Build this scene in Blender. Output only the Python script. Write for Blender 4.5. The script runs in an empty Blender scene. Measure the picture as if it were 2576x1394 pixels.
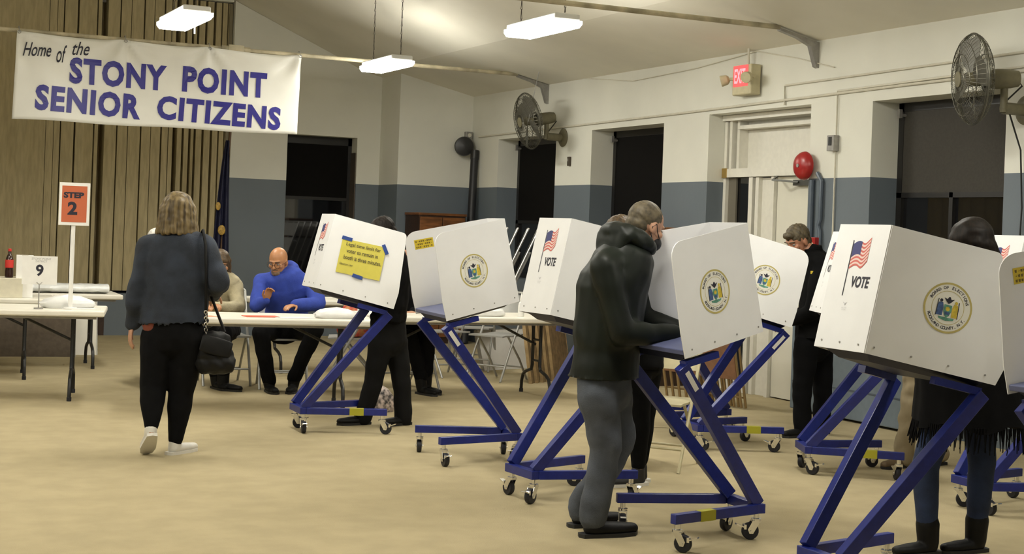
import bpy, bmesh, math, random
from math import sin, cos, pi, radians as R, sqrt, atan2
from mathutils import Vector as V, Matrix, Euler
import numpy as np
random.seed(7)
sc = bpy.context.scene
COL = sc.collection

# ------------------------------------------------------------------ camera, world, exposure
YAW, ROLL, FPX, HORIZON, EYE = 0.4477, 0.0366, 3721.9, 584.3, 1.40
cam_d = bpy.data.cameras.new('camera'); cam = bpy.data.objects.new('camera', cam_d); COL.objects.link(cam)
cam_d.sensor_width = 36; cam_d.lens = FPX / 2576 * 36
cam_d.shift_y = -(697 - HORIZON) / 2576
cam_d.clip_end = 100
cam.matrix_world = Matrix.Translation((0, 0, EYE)) @ Matrix.Rotation(-YAW, 4, 'Z') @ Matrix.Rotation(pi / 2, 4, 'X') @ Matrix.Rotation(ROLL, 4, 'Z')
sc.camera = cam
w = bpy.data.worlds.new('night'); sc.world = w; w.use_nodes = True
w.node_tree.nodes['Background'].inputs[0].default_value = (0.01, 0.012, 0.02, 1)
w.node_tree.nodes['Background'].inputs[1].default_value = 0.3
sc.view_settings.view_transform = 'Standard'; sc.view_settings.look = 'None'
sc.view_settings.exposure = 0.0; sc.view_settings.gamma = 1; sc.view_settings.use_curve_mapping = False
LAMP = 54.0          # strength of the fluorescent lenses

# ------------------------------------------------------------------ materials
MATS = {}
def mat(name, col, rough=0.6, metal=0.0, noise=0.0, nscale=20, bump=0.0, bscale=80, emit=None, estr=0, spec=0.5, stretch=None, col2=None, coat=0, trans=0):
    if name in MATS: return MATS[name]
    m = bpy.data.materials.new(name); m.use_nodes = True; nt = m.node_tree; N = nt.nodes; L = nt.links
    b = N['Principled BSDF']; b.inputs['Roughness'].default_value = rough; b.inputs['Metallic'].default_value = metal
    b.inputs['Base Color'].default_value = (*col, 1); b.inputs['Specular IOR Level'].default_value = spec
    if coat: b.inputs['Coat Weight'].default_value = coat
    if trans: b.inputs['Transmission Weight'].default_value = trans
    tc = N.new('ShaderNodeTexCoord'); src = tc.outputs['Object']
    if stretch:
        mp = N.new('ShaderNodeMapping'); mp.inputs['Scale'].default_value = stretch; L.new(src, mp.inputs[0]); src = mp.outputs[0]
    if noise or col2:
        n = N.new('ShaderNodeTexNoise'); n.inputs['Scale'].default_value = nscale; n.inputs['Detail'].default_value = 5; L.new(src, n.inputs['Vector'])
        r = N.new('ShaderNodeValToRGB'); r.color_ramp.elements[0].position = 0.36; r.color_ramp.elements[1].position = 0.64
        c2 = col2 or tuple(min(1, c * (1 + noise)) for c in col); c1 = col if col2 else tuple(c * (1 - noise) for c in col)
        r.color_ramp.elements[0].color = (*c1, 1); r.color_ramp.elements[1].color = (*c2, 1)
        L.new(n.outputs[0], r.inputs[0]); L.new(r.outputs[0], b.inputs['Base Color'])
    if bump:
        n2 = N.new('ShaderNodeTexNoise'); n2.inputs['Scale'].default_value = bscale; n2.inputs['Detail'].default_value = 4; L.new(src, n2.inputs['Vector'])
        bp = N.new('ShaderNodeBump'); bp.inputs['Strength'].default_value = bump; bp.inputs['Distance'].default_value = 0.01
        L.new(n2.outputs[0], bp.inputs['Height']); L.new(bp.outputs[0], b.inputs['Normal'])
    if emit:
        b.inputs['Emission Color'].default_value = (*emit, 1); b.inputs['Emission Strength'].default_value = estr
    MATS[name] = m; return m

def two_tone(name, top, low, zsplit):
    m = mat(name, top, 0.55, bump=0.12, bscale=26); nt = m.node_tree; N = nt.nodes; L = nt.links; b = N['Principled BSDF']
    g = N.new('ShaderNodeNewGeometry'); s = N.new('ShaderNodeSeparateXYZ'); L.new(g.outputs['Position'], s.inputs[0])
    gt = N.new('ShaderNodeMath'); gt.operation = 'GREATER_THAN'; gt.inputs[1].default_value = zsplit; L.new(s.outputs['Z'], gt.inputs[0])
    n = N.new('ShaderNodeTexNoise'); n.inputs['Scale'].default_value = 1.3; n.inputs['Detail'].default_value = 6; L.new(g.outputs['Position'], n.inputs['Vector'])
    def var(c):
        r = N.new('ShaderNodeValToRGB'); r.color_ramp.elements[0].position = .3; r.color_ramp.elements[1].position = .7
        r.color_ramp.elements[0].color = (*[x * .93 for x in c], 1); r.color_ramp.elements[1].color = (*[min(1, x * 1.04) for x in c], 1)
        L.new(n.outputs[0], r.inputs[0]); return r.outputs[0]
    mx = N.new('ShaderNodeMix'); mx.data_type = 'RGBA'
    L.new(gt.outputs[0], mx.inputs[0]); L.new(var(low), mx.inputs[6]); L.new(var(top), mx.inputs[7]); L.new(mx.outputs[2], b.inputs['Base Color'])
    return m

PAINT = two_tone('wall_paint', (.74, .735, .655), (.135, .162, .188), 1.945)
CEIL = mat('ceiling_paint', (.76, .73, .63), .7, noise=.04, nscale=1.2, bump=.1, bscale=8)
CARPET = mat('carpet', (.43, .362, .222), .95, noise=.05, nscale=5, bump=.5, bscale=260, spec=.1)
DRAPE = mat('partition_fabric', (.44, .37, .215), .85, noise=.10, nscale=30, bump=.25, bscale=120, stretch=(1, 1, .15))
WHITE = mat('corrugated_plastic', (.82, .825, .835), .42, noise=.015, nscale=8)
BLUE = mat('blue_powder_coat', (.012, .022, .185), .32, noise=.1, nscale=30)
TRAY = mat('blue_grey_tray', (.11, .125, .24), .4, noise=.06, nscale=10)
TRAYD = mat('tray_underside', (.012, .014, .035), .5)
CHROME = mat('chrome', (.8, .8, .8), .18, 1, noise=.05)
RUBBER = mat('dark_rubber', (.012, .013, .02), .5, noise=.1)
BLACK = mat('black_metal', (.012, .012, .012), .4, noise=.2)
GREYM = mat('grey_metal', (.33, .32, .30), .4, .5, noise=.1)
PLASTW = mat('table_plastic', (.76, .73, .64), .45, noise=.03, nscale=6, bump=.08, bscale=200)
TRIM = mat('white_trim_paint', (.74, .72, .64), .4, noise=.03)
DOORW = mat('door_paint', (.72, .70, .60), .4, noise=.03, nscale=3)
DARKF = mat('dark_window_frame', (.012, .011, .010), .4)
SHADE = mat('roller_shade', (.042, .038, .031), .8, noise=.08, nscale=60)
GLASS = mat('night_glass', (.006, .006, .007), .03, spec=.9)
RED = mat('red_enamel', (.33, .015, .015), .3, noise=.08)
BEIGE = mat('beige_plastic', (.55, .50, .32), .5, noise=.05)
IVORY = mat('ivory_pipe', (.66, .63, .53), .45, noise=.04)
BLUEPIPE = mat('blue_painted_pipe', (.09, .115, .15), .4, noise=.05)
INK = mat('dark_ink', (.015, .015, .03), .6)
INKBLUE = mat('banner_blue', (.018, .014, .23), .4, noise=.05)
GOLD = mat('seal_gold', (.50, .42, .14), .55, noise=.08)
PALE = mat('seal_pale', (.78, .77, .70), .5)
TEAL = mat('seal_green', (.10, .28, .20), .6, noise=.3, nscale=60)
SBLUE = mat('seal_blue', (.05, .10, .25), .6, noise=.3, nscale=60)
SYEL = mat('seal_yellow', (.58, .44, .04), .6, noise=.2, nscale=60)
FRED = mat('flag_red', (.60, .13, .11), .6, noise=.06)
FBLUE = mat('flag_blue', (.045, .05, .17), .6)
FWHITE = mat('flag_pale', (.78, .60, .55), .6)
YELLOW = mat('yellow_label', (.66, .50, .03), .5, noise=.05)
NOTE = mat('yellow_paper', (.62, .55, .09), .7, noise=.03)
TAPE = mat('blue_tape', (.02, .06, .27), .6)
PAPER = mat('white_paper', (.82, .81, .78), .6, noise=.02)
BAGW = mat('white_bag', (.84, .84, .82), .35, noise=.03, bump=.3, bscale=14)
ORANGE = mat('orange_card', (.62, .12, .05), .6, noise=.03)
WOOD = mat('brown_wood', (.17, .065, .018), .45, noise=.35, nscale=6, stretch=(1, 1, 6))
WOODD = mat('dark_wood_edge', (.035, .016, .008), .5, noise=.2)
BOARD = mat('raw_board', (.22, .155, .075), .8, noise=.3, nscale=14)

# ------------------------------------------------------------------ mesh builder
def vx(a): return V(a)
class G:
    def __init__(s): s.v = []; s.f = []; s.m = []
    def add(s, vs, fs, mi=0):
        o = len(s.v); s.v += [tuple(x) for x in vs]
        for f in fs: s.f.append([i + o for i in f]); s.m.append(mi)
        return s
    def box(s, c, d, rot=None, mi=0, M=None):
        x, y, z = (k / 2 for k in d)
        vs = [V((i * x, j * y, k * z)) for i in (-1, 1) for j in (-1, 1) for k in (-1, 1)]
        if rot: vs = [Euler(rot).to_matrix() @ q for q in vs]
        vs = [q + V(c) for q in vs]
        if M: vs = [M @ q for q in vs]
        return s.add(vs, [(0, 1, 3, 2), (4, 6, 7, 5), (0, 4, 5, 1), (2, 3, 7, 6), (0, 2, 6, 4), (1, 5, 7, 3)], mi)
    def b2(s, a, b, mi=0):
        return s.box([(p + q) / 2 for p, q in zip(a, b)], [abs(q - p) for p, q in zip(a, b)], mi=mi)
    def beam(s, p, q, w_, h, side=(0, 1, 0), mi=0):
        p, q = V(p), V(q); d = (q - p).normalized(); sd = V(side); sd = (sd - d * sd.dot(d)).normalized(); u = d.cross(sd)
        vs = [e + sd * (i * w_ / 2) + u * (j * h / 2) for e in (p, q) for i in (-1, 1) for j in (-1, 1)]
        return s.add(vs, [(0, 1, 3, 2), (4, 6, 7, 5), (0, 4, 5, 1), (2, 3, 7, 6), (0, 2, 6, 4), (1, 5, 7, 3)], mi)
    def ring(s, c, u, w_, a, b, n): return [c + u * (a * cos(2 * pi * i / n)) + w_ * (b * sin(2 * pi * i / n)) for i in range(n)]
    def loft(s, rings, mi=0, cap=True):
        n = len(rings[0]); vs = [q for r in rings for q in r]; fs = []
        for k in range(len(rings) - 1):
            for i in range(n):
                j = (i + 1) % n; fs.append((k * n + i, k * n + j, (k + 1) * n + j, (k + 1) * n + i))
        if cap: fs.append(tuple(range(n - 1, -1, -1))); fs.append(tuple((len(rings) - 1) * n + i for i in range(n)))
        return s.add(vs, fs, mi)
    def cyl(s, p, q, r0, r1=None, n=14, mi=0):
        p, q = V(p), V(q); d = (q - p).normalized(); u = d.orthogonal().normalized(); w_ = d.cross(u); r1 = r0 if r1 is None else r1
        return s.loft([s.ring(p, u, w_, r0, r0, n), s.ring(q, u, w_, r1, r1, n)], mi)
    def tube(s, pts, r, n=8, mi=0):
        pts = [V(p) for p in pts]; rs = []
        u = None
        for i, p in enumerate(pts):
            d = (pts[min(i + 1, len(pts) - 1)] - pts[max(i - 1, 0)]).normalized()
            u = d.orthogonal().normalized() if u is None else (u - d * u.dot(d)).normalized()
            rs.append(s.ring(p, u, d.cross(u), r, r, n))
        return s.loft(rs, mi)
    def torus(s, c, ax, R_, r, n=36, m=6, mi=0):
        ax = V(ax).normalized(); u = ax.orthogonal().normalized(); w_ = ax.cross(u); c = V(c); rs = []
        for i in range(n):
            a = 2 * pi * i / n; e = u * cos(a) + w_ * sin(a)
            rs.append([c + e * (R_ + r * cos(2 * pi * j / m)) + ax * (r * sin(2 * pi * j / m)) for j in range(m)])
        rs.append(rs[0]); return s.loft(rs, mi, cap=False)
    def lathe(s, prof, c=(0, 0, 0), ax=(0, 0, 1), n=20, mi=0):
        ax = V(ax).normalized(); u = ax.orthogonal().normalized(); w_ = ax.cross(u); c = V(c)
        return s.loft([s.ring(c + ax * h, u, w_, max(r, 1e-4), max(r, 1e-4), n) for r, h in prof], mi)
    def ell(s, c, r, rot=None, n=16, m=10, mi=0, M=None):
        c = V(c); Rm = Euler(rot).to_matrix() if rot else (M or Matrix.Identity(3)); rs = []
        for k in range(1, m):
            t = pi * k / m; rs.append([c + Rm @ V((r[0] * sin(t) * cos(2 * pi * i / n), r[1] * sin(t) * sin(2 * pi * i / n), -r[2] * cos(t))) for i in range(n)])
        return s.loft(rs, mi)
    def cap(s, p, q, r0, r1=None, side=(0, 1, 0), n=16):
        """tapered capsule; a radius may be (along side, across)"""
        p, q = V(p), V(q); r1 = r0 if r1 is None else r1
        r0 = r0 if isinstance(r0, tuple) else (r0, r0); r1 = r1 if isinstance(r1, tuple) else (r1, r1)
        d = (q - p).normalized() if (q - p).length > 1e-6 else V((0, 0, 1)); sd = V(side); sd = sd - d * sd.dot(d)
        sd = sd.normalized() if sd.length > 1e-4 else d.orthogonal().normalized(); u = d.cross(sd); rs = []
        for t in (-85, -60, -30, 0): k = min(r0); rs.append(s.ring(p + d * (k * sin(R(t))), sd, u, r0[0] * cos(R(t)), r0[1] * cos(R(t)), n))
        for t in (0, 30, 60, 85): k = min(r1); rs.append(s.ring(q + d * (k * sin(R(t))), sd, u, r1[0] * cos(R(t)), r1[1] * cos(R(t)), n))
        return s.loft(rs)
    def prism(s, pts, thick, M=Matrix.Identity(4), mi=0):
        """pts: 2-D outline; extruded from z=0 to z=thick, then M"""
        n = len(pts); vs = [M @ V((x, y, 0)) for x, y in pts] + [M @ V((x, y, thick)) for x, y in pts]
        fs = [tuple(range(n - 1, -1, -1)), tuple(range(n, 2 * n))] + [(i, (i + 1) % n, n + (i + 1) % n, n + i) for i in range(n)]
        return s.add(vs, fs, mi)
    def flat(s, pts, M=Matrix.Identity(4), mi=0):
        return s.add([M @ V((x, y, 0)) for x, y in pts], [tuple(range(len(pts)))], mi)
    def text(s, body, size, M, mi=0, bold=0, shear=0, align='CENTER', sx=1, spacing=1, fit=0, cap=0):
        key = (body, bold, shear, align, spacing)
        if key not in TXT:
            cu = bpy.data.curves.new('t', 'FONT'); cu.body = body; cu.size = 1; cu.offset = bold; cu.shear = shear
            cu.align_x = align; cu.align_y = 'CENTER'; cu.resolution_u = 3; cu.space_character = spacing
            o = bpy.data.objects.new('t', cu); COL.objects.link(o); dg = bpy.context.evaluated_depsgraph_get()
            me = o.evaluated_get(dg).to_mesh()
            TXT[key] = ([tuple(q.co) for q in me.vertices], [tuple(p.vertices) for p in me.polygons])
            bpy.data.objects.remove(o); bpy.data.curves.remove(cu)
        vs, fs = TXT[key]
        x0, x1 = min(q[0] for q in vs), max(q[0] for q in vs); y0, y1 = min(q[1] for q in vs), max(q[1] for q in vs); ox = oy = 0
        if cap: size = cap / (y1 - y0); oy = (y0 + y1) / 2; ox = (x0 + x1) / 2
        if fit: sx = fit / (size * (x1 - x0))
        return s.add([M @ V(((x - ox) * size * sx, (y - oy) * size, 0)) for x, y, z in vs], fs, mi)
    def mesh(s, name, mats, smooth=False, ang=35):
        me = bpy.data.meshes.new(name); me.from_pydata(s.v, [], s.f); me.update()
        for m in (mats if isinstance(mats, (list, tuple)) else [mats]): me.materials.append(m)
        me.polygons.foreach_set('material_index', s.m)
        bm = bmesh.new(); bm.from_mesh(me); bmesh.ops.recalc_face_normals(bm, faces=bm.faces); bm.to_mesh(me); bm.free()
        if smooth:
            me.polygons.foreach_set('use_smooth', [True] * len(me.polygons)); me.set_sharp_from_angle(angle=R(ang))
        return me
    def build(s, name, mats, parent=None, smooth=False, bevel=0, ang=35):
        o = bpy.data.objects.new(name, s.mesh(name, mats, smooth, ang)); COL.objects.link(o)
        if parent: o.parent = parent
        if bevel:
            b = o.modifiers.new('bevel', 'BEVEL'); b.width = bevel; b.segments = 2; b.limit_method = 'ANGLE'
        return o
TXT = {}
def link(name, me, parent=None, M=None):
    o = bpy.data.objects.new(name, me); COL.objects.link(o)
    if parent: o.parent = parent
    if M: o.matrix_local = M
    return o
def tag(o, label, cat, group=None, kind=None):
    o['label'] = label; o['category'] = cat
    if group: o['group'] = group
    if kind: o['kind'] = kind
    return o
def thing(name, label, cat, loc=(0, 0, 0), rz=0, group=None):
    o = bpy.data.objects.new(name, None); COL.objects.link(o); o.empty_display_size = .1
    o.location = loc; o.rotation_euler = (0, 0, rz); return tag(o, label, cat, group)
def struct(o, label=None):
    o['kind'] = 'structure'
    if label: o['label'] = label
    return o
def dup(root, loc, rot, label, group=None):
    r = root.copy(); COL.objects.link(r); r.location = loc; r.rotation_euler = rot; r['label'] = label
    if group: r['group'] = group
    for ch in list(root.children):
        c = ch.copy(); COL.objects.link(c); c.parent = r
        for g in ch.children:
            d = g.copy(); COL.objects.link(d); d.parent = c
    return r
def frame(o, x, y, z):
    """matrix with the given axes and origin"""
    m = Matrix.Identity(4)
    for i, a in enumerate((x, y, z)):
        a = V(a).normalized()
        for k in range(3): m[k][i] = a[k]
    for k in range(3): m[k][3] = o[k]
    return m
def circle(r, n=40, cx=0, cy=0, ry=None): return [(cx + r * cos(2 * pi * i / n), cy + (ry or r) * sin(2 * pi * i / n)) for i in range(n)]
def annulus(g, r0, r1, M, mi, n=48):
    vs = [M @ V((r * cos(2 * pi * i / n), r * sin(2 * pi * i / n), 0)) for r in (r0, r1) for i in range(n)]
    g.add(vs, [(i, (i + 1) % n, n + (i + 1) % n, n + i) for i in range(n)], mi)

# ------------------------------------------------------------------ the room
WX, DB, DF = 7.668, 17.90, 17.24            # right wall face, back wall face, face of the corner bump-out
XL, YN = -4.3, -7.0                          # left wall, wall behind the camera
CZ, RX, XC = 3.107, 1.70, 1.22      # the ceiling rises gently for XC metres, then more steeply to the ridge               # ceiling height at the side walls, slope, ridge position
def ceil_z(x):
    d = (WX - x) if x > RX else (x - XL); return CZ + .22 * d if d < XC else CZ + .22 * XC + .43 * (d - XC)
floor = struct(G().b2((XL - .3, YN - .3, -.12), (WX + .6, DB + 2.2, 0)).build('floor', CARPET))
g = G()
CP = [(x, ceil_z(x)) for x in (WX + .6, WX - XC, RX, XL + XC, XL - .3)]
for a, b in zip(CP, CP[1:]):
    g.add([V((a[0], YN - .3, a[1])), V((b[0], YN - .3, b[1])), V((b[0], DB + 2, b[1])), V((a[0], DB + 2, a[1])),
           V((a[0], YN - .3, a[1] + .1)), V((b[0], YN - .3, b[1] + .1)), V((b[0], DB + 2, b[1] + .1)), V((a[0], DB + 2, a[1] + .1))],
          [(0, 1, 2, 3), (7, 6, 5, 4), (0, 4, 5, 1), (1, 5, 6, 2), (2, 6, 7, 3), (3, 7, 4, 0)])
struct(g.build('ceiling', CEIL))

# right wall with its openings (y0, y1, z0, z1)
OPEN = [(14.90, 16.44, .85, 2.53), (12.58, 14.06, .85, 2.535), (10.21, 11.77, 0, 2.575), (7.95, 9.41, .95, 2.55), (4.2, 5.8, .95, 2.55), (1.0, 2.6, .95, 2.55), (-2.4, -.8, .95, 2.55)]
g = G(); T = .36
ys = sorted([o[0] for o in OPEN] + [o[1] for o in OPEN]); edges = [YN] + ys + [DB]
for a, b in zip(edges[::2], edges[1::2]): g.b2((WX, a, 0), (WX + T, b, CZ))
for y0, y1, z0, z1 in OPEN:
    g.b2((WX, y0, z1), (WX + T, y1, CZ))
    if z0: g.b2((WX, y0, 0), (WX + T, y1, z0))
struct(g.build('wall_right', PAINT))
struct(G().b2((XL - .3, YN, 0), (XL, DB, CZ)).build('wall_left', PAINT))
def gable(y0, y1, x0, x1, zb):
    pts = [(x0, zb), (x1, zb), (x1, ceil_z(x1))] + [(q, ceil_z(q)) for q in (WX - XC, RX, XL + XC) if x0 < q < x1] + [(x0, ceil_z(x0))]
    return pts
def wallpiece(g, pts, y0, y1): g.prism(pts, y1 - y0, frame((0, y1, 0), (1, 0, 0), (0, 0, 1), (0, -1, 0)))
g = G(); wallpiece(g, gable(0, 0, XL, WX, 0), YN - .3, YN); struct(g.build('wall_front', PAINT))
# back wall: stage opening, gray wall with a dark window, bump-out in the corner
SX, WN = 4.72, (5.44, 6.36, .72, 2.53)
g = G()
wallpiece(g, gable(0, 0, XL, -2.9, 0), DB, DB + .3)
wallpiece(g, [(-2.9, 0), (SX, 0), (SX, .5), (-2.9, .5)], DB, DB + .3)
wallpiece(g, [(-1.37, 4.1), (4.70, 4.1), (4.70, ceil_z(4.70)), (RX, ceil_z(RX)), (-1.37, ceil_z(-1.37))], DB, DB + .3)
wallpiece(g, gable(0, 0, SX, WN[0], 0), DB, DB + .3)
wallpiece(g, [(WN[0], 0), (WN[1], 0), (WN[1], WN[2]), (WN[0], WN[2])], DB, DB + .3)
wallpiece(g, gable(0, 0, WN[0], WN[1], WN[3]), DB, DB + .3)
wallpiece(g, gable(0, 0, WN[1], 6.67, 0), DB, DB + .3)
wallpiece(g, gable(0, 0, 6.67, WX, 0), DF, DB + .3)
struct(g.build('wall_back', PAINT))
struct(G().b2((-2.9, DB + .3, .4), (SX, DB + 2, .5)).build('trim_1', WOODD))     # stage floor edge
struct(G().b2((3.1, DB - .012, .0), (3.27, DB, .25)).build('trim_2', WOODD), 'dark vent hole low in the blue stage front')
# pipe chase along the right wall base: heater cover
h = thing('heater_cover', 'pale blue heater cabinet along the wall under the right window', 'heater', (WX - .09, 9.25, 0))
G().box((0, 0, .39), (.17, 1.75, .74)).build('cabinet', mat('heater_paint', (.16, .20, .24), .45, noise=.05), h, bevel=.008)
g = G()
for k in range(9): g.box((-.088, -.35 + k * .085, .62), (.008, .05, .07))
g.build('grille', BLUEPIPE, h)
G().box((-.086, 0, .25), (.006, 1.7, .012)).build('seam_strip', BLUEPIPE, h)

# windows: frame, shade, glass
def window(n, y0, y1, z0, z1, zs, split, sm=None):
    x = WX + .27; root = struct(G().b2((x, y0, z1 - .07), (x + .06, y1, z1)).b2((x, y0, z0), (x + .06, y0 + .06, z1)).b2((x, y1 - .06, z0), (x + .06, y1, z1)).b2((x, y0, z0), (x + .06, y1, z0 + .06)).b2((x, y0, zs - .04), (x + .05, y1, zs)).build('window_%d' % n, DARKF))
    G().b2((x + .005, y0 + .05, zs), (x + .02, y1 - .05, z1 - .05)).build('shade', sm or SHADE, root)
    G().b2((x + .03, y0 + .05, z0 + .05), (x + .04, y1 - .05, zs - .03)).build('pane', GLASS, root)
    G().b2((x, (y0 + y1) / 2 - .02 + split, z0), (x + .05, (y0 + y1) / 2 + .02 + split, zs)).build('mullion', DARKF, root)
    g = G().cyl((x - .05, y1 - .08, z1 - .1), (x, y1 - .08, z1 - .1), .012).box((x - .06, y1 - .08, z1 - .09), (.03, .03, .07)); g.build('shade_bracket', GREYM, root)
    return root
DKS = mat('black_shade', (.007, .0065, .006), .9, spec=.1)
for i, o in enumerate(OPEN):
    if i != 2: window(i + 1, *o, {0: 1.55, 1: 1.62}.get(i, 1.83), .1, DKS if i < 2 else None)
# the back window
root = struct(G().b2((WN[0], DB + .2, WN[3] - .1), (WN[1], DB + .26, WN[3])).b2((WN[0], DB + .2, WN[2]), (WN[0] + .05, DB + .26, WN[3])).b2((WN[1] - .05, DB + .2, WN[2]), (WN[1], DB + .26, WN[3])).b2((WN[0], DB + .2, WN[2]), (WN[1], DB + .26, WN[2] + .06)).b2((WN[0], DB + .2, 1.72), (WN[1], DB + .25, 1.76)).build('window_8', DARKF))
G().b2((WN[0], DB + .21, 1.75), (WN[1], DB + .225, WN[3])).build('shade', DKS, root)
G().b2((WN[0], DB + .23, WN[2]), (WN[1], DB + .24, 1.75)).build('pane', GLASS, root)
struct(G().b2((WN[1] - .012, DB + .02, WN[2]), (WN[1], DB + .2, 2.34)).build('trim_3', mat('stained_jamb', (.10, .08, .06), .5)))
# the door in its recess
y0, y1, z0, z1 = OPEN[2]; x = WX + .20
g = G()
for a, b, zz, dx in ((y1 - .045, y1 - .003, 2.515, .0), (11.28, 11.34, 1.985, -.005), (11.20, 11.25, 1.985, .008), (10.955, 11.0, 1.985, .002)): g.b2((x - .02 + dx, a, 0), (x + .08, b, zz))
for a, b, dx in ((11.66, 11.70, .01), (11.58, 11.62, .04)): g.b2((x - .02 + dx, a, 2.06), (x + .12, b, 2.52))
g.b2((x - .035, y0 + .002, 1.99), (x + .13, y1 - .002, 2.07)).b2((x - .05, y0 + .002, 2.52), (x + .13, y1 - .002, 2.572)).b2((x + .01, y0 + .003, 2.44), (x + .11, 11.6, 2.475))
g.b2((x + .03, 10.98, 0), (x + .06, 11.22, 1.98)).b2((x, 11.33, 0), (x + .05, 11.74, .12))
struct(g.build('trim_4', TRIM))
struct(G().b2((x + .12, y0, 2.05), (x + .15, 11.75, 2.53)).build('trim_5', TRIM), 'white blank transom panel above the exit door')
struct(G().b2((x + .04, 11.33, .1), (x + .05, 11.73, 1.99)).build('window_9', GLASS), 'dark glass sidelight beside the exit door')
G().b2((x + .015, 11.60, .12), (x + .035, 11.728, 1.985)).build('blind_edge', mat('blind_grey', (.16, .145, .11), .7), bpy.data.objects['window_9'])
d = struct(G().b2((x + .02, y0 + .02, .012), (x + .065, 10.95, 1.985)).build('door_1', DOORW), 'cream exit door on the right wall')
G().cyl((x - .005, 10.87, .95), (x + .02, 10.87, .95), .03).cyl((x - .05, 10.87, .95), (x, 10.87, .95), .012).box((x - .05, 10.81, .95), (.02, .13, .025)).build('door_handle', CHROME, d, smooth=True)
G().b2((x - .03, 10.36, 1.90), (x + .02, 10.66, 1.95)).beam((x - .03, 10.58, 1.93), (x - .16, 10.78, 1.945), .03, .015).beam((x - .16, 10.78, 1.945), (x - .02, 10.90, 1.99), .02, .012).build('door_closer', mat('closer_steel', (.10, .10, .09), .4, .6), d)
G().b2((x - .045, 11.69, 1.985), (x - .03, 11.76, 2.075)).build('brass_bracket', mat('brass', (.5, .35, .12), .3, .9), bpy.data.objects['trim_4'])

# folding partition across the stage (deep real slots between the pleats)
YC = DB + .10
slots = [(2.537, 0.006), (2.626, 0.006), (2.699, 0.015), (2.857, 0.022), (3.081, 0.016), (3.137, 0.075), (3.35, 0.016), (3.481, 0.008), (3.631, 0.018), (3.755, 0.008), (3.874, 0.02), (3.965, 0.01), (4.023, 0.055), (4.134, 0.028), (4.216, 0.03), (4.279, 0.028), (4.377, 0.028), (4.48, 0.03), (4.574, 0.018), (4.648, 0.015)]
pts = [(-2.85, YC)]; px = -2.85
extra = [(-2.5 + .29 * k, .02) for k in range(15)]
for i, (sx_, sw) in enumerate(extra + slots):
    wd = sx_ - px; n = max(1, round(wd / .11))
    for k in range(1, n): pts.append((px + wd * k / n, YC + (.016 if k % 2 else -.004)))
    pts += [(sx_, YC - .012), (sx_ + .003, YC + (.28 if sw > .05 else .14)), (sx_ + sw - .003, YC + (.28 if sw > .05 else .14)), (sx_ + sw, YC - .012)]; px = sx_ + sw
pts.append((SX - .01, YC))
def sheet(name, pts, z0, z1, m, parent=None, th=.004):
    g = G(); n = len(pts); vs = []
    for off in (0, th):
        for z in (z0, z1): vs += [V((a, b + off, z if z == z0 else min(z1, ceil_z(a) - .03))) for a, b in pts]
    fs = [(i, i + 1, n + i + 1, n + i) for i in range(n - 1)] + [(2 * n + i + 1, 2 * n + i, 3 * n + i, 3 * n + i + 1) for i in range(n - 1)]
    fs += [(i + 1, i, 2 * n + i, 2 * n + i + 1) for i in range(n - 1)] + [(n + i, n + i + 1, 3 * n + i + 1, 3 * n + i) for i in range(n - 1)]
    fs += [(0, n, 3 * n, 2 * n), (n - 1, 3 * n - 1, 4 * n - 1, 2 * n - 1)]
    return g.add(vs, fs).build(name, m, parent)
cu = thing('accordion_partition', 'tall olive beige pleated folding partition closing the stage', 'partition', (0, 0, 0))
sheet('pleated_panel', pts, .53, 4.09, DRAPE, cu)
G().b2((-2.85, YC + .16, 3.98), (3.9, YC + .2, 4.06)).build('track', GREYM, cu)
G().b2((SX - .05, YC - .03, .51), (SX - .008, YC + .12, 4.08)).build('end_post', mat('post_tan', (.20, .17, .10), .6), cu)

# ------------------------------------------------------------------ tie rods, pipes, wall fittings
def rod(Y, z, label):
    r = thing('tie_rod', label, 'tie rod', (0, Y, z), 0, None)
    G().cyl((XL + .40, 0, 0), (WX - .40, 0, 0), .022, n=10).build('rod', mat('old_rod_paint', (.42, .37, .25), .6, noise=.35, nscale=5), r, smooth=True)
    for x, s in ((WX, -1), (XL, 1)):
        G().prism([(0, -.095), (0, -.31), (s * .03, -.30), (s * .09, -.13), (s * .22, -.075), (s * .40, -.03), (s * .40, -.008)], .05, frame((x, .025, 0), (1, 0, 0), (0, 0, 1), (0, -1, 0))).build('bracket', GREYM, r)
    G().cyl((3.86, 0, 0), (4.16, 0, 0), .034, n=10).box((4.01, 0, 0), (.16, .07, .085)).build('turnbuckle', mat('old_rod_paint', (1, 1, 1)), r)
    return r
rod(15.15, 3.195, 'beige tie rod across the hall that the blue lettered banner hangs from')
rod(10.15, 3.185, 'beige tie rod across the ceiling nearest the exit sign')
def pipe(name, pts, r, m, label, cat='pipe'):
    return tag(G().tube(pts, r, 8).build(name, m, None, True), label, cat)
XW = WX - .015
pipe('conduit', [(XW, 17.0, 2.585), (XW, 12.2, 2.615), (XW, 9.0, 2.65), (XW, 3.0, 2.68)], .011, IVORY, 'long ivory conduit running along the right wall just above the windows', 'conduit')
pipe('conduit', [(XW, 10.57, 2.59), (XW, 10.57, 2.76), (XW, 3, 2.84)], .009, IVORY, 'upper ivory conduit that drops down to the door lintel', 'conduit')
pipe('conduit', [(XW, 9.84, .8), (XW, 9.84, 2.66), (XW, 3, 2.75)], .009, IVORY, 'ivory conduit dropping past the switch box right of the bell', 'conduit')
pipe('wire', [(XW, 14.45, 3.13), (XW, 13.2, 3.0), (XW, 12.0, 3.03), (XW, 11.02, 3.10), (XW, 10.4, 2.98), (XW, 9.9, 2.86)], .005, IVORY, 'thin sagging wire on the right wall behind the exit sign', 'wire')
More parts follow.
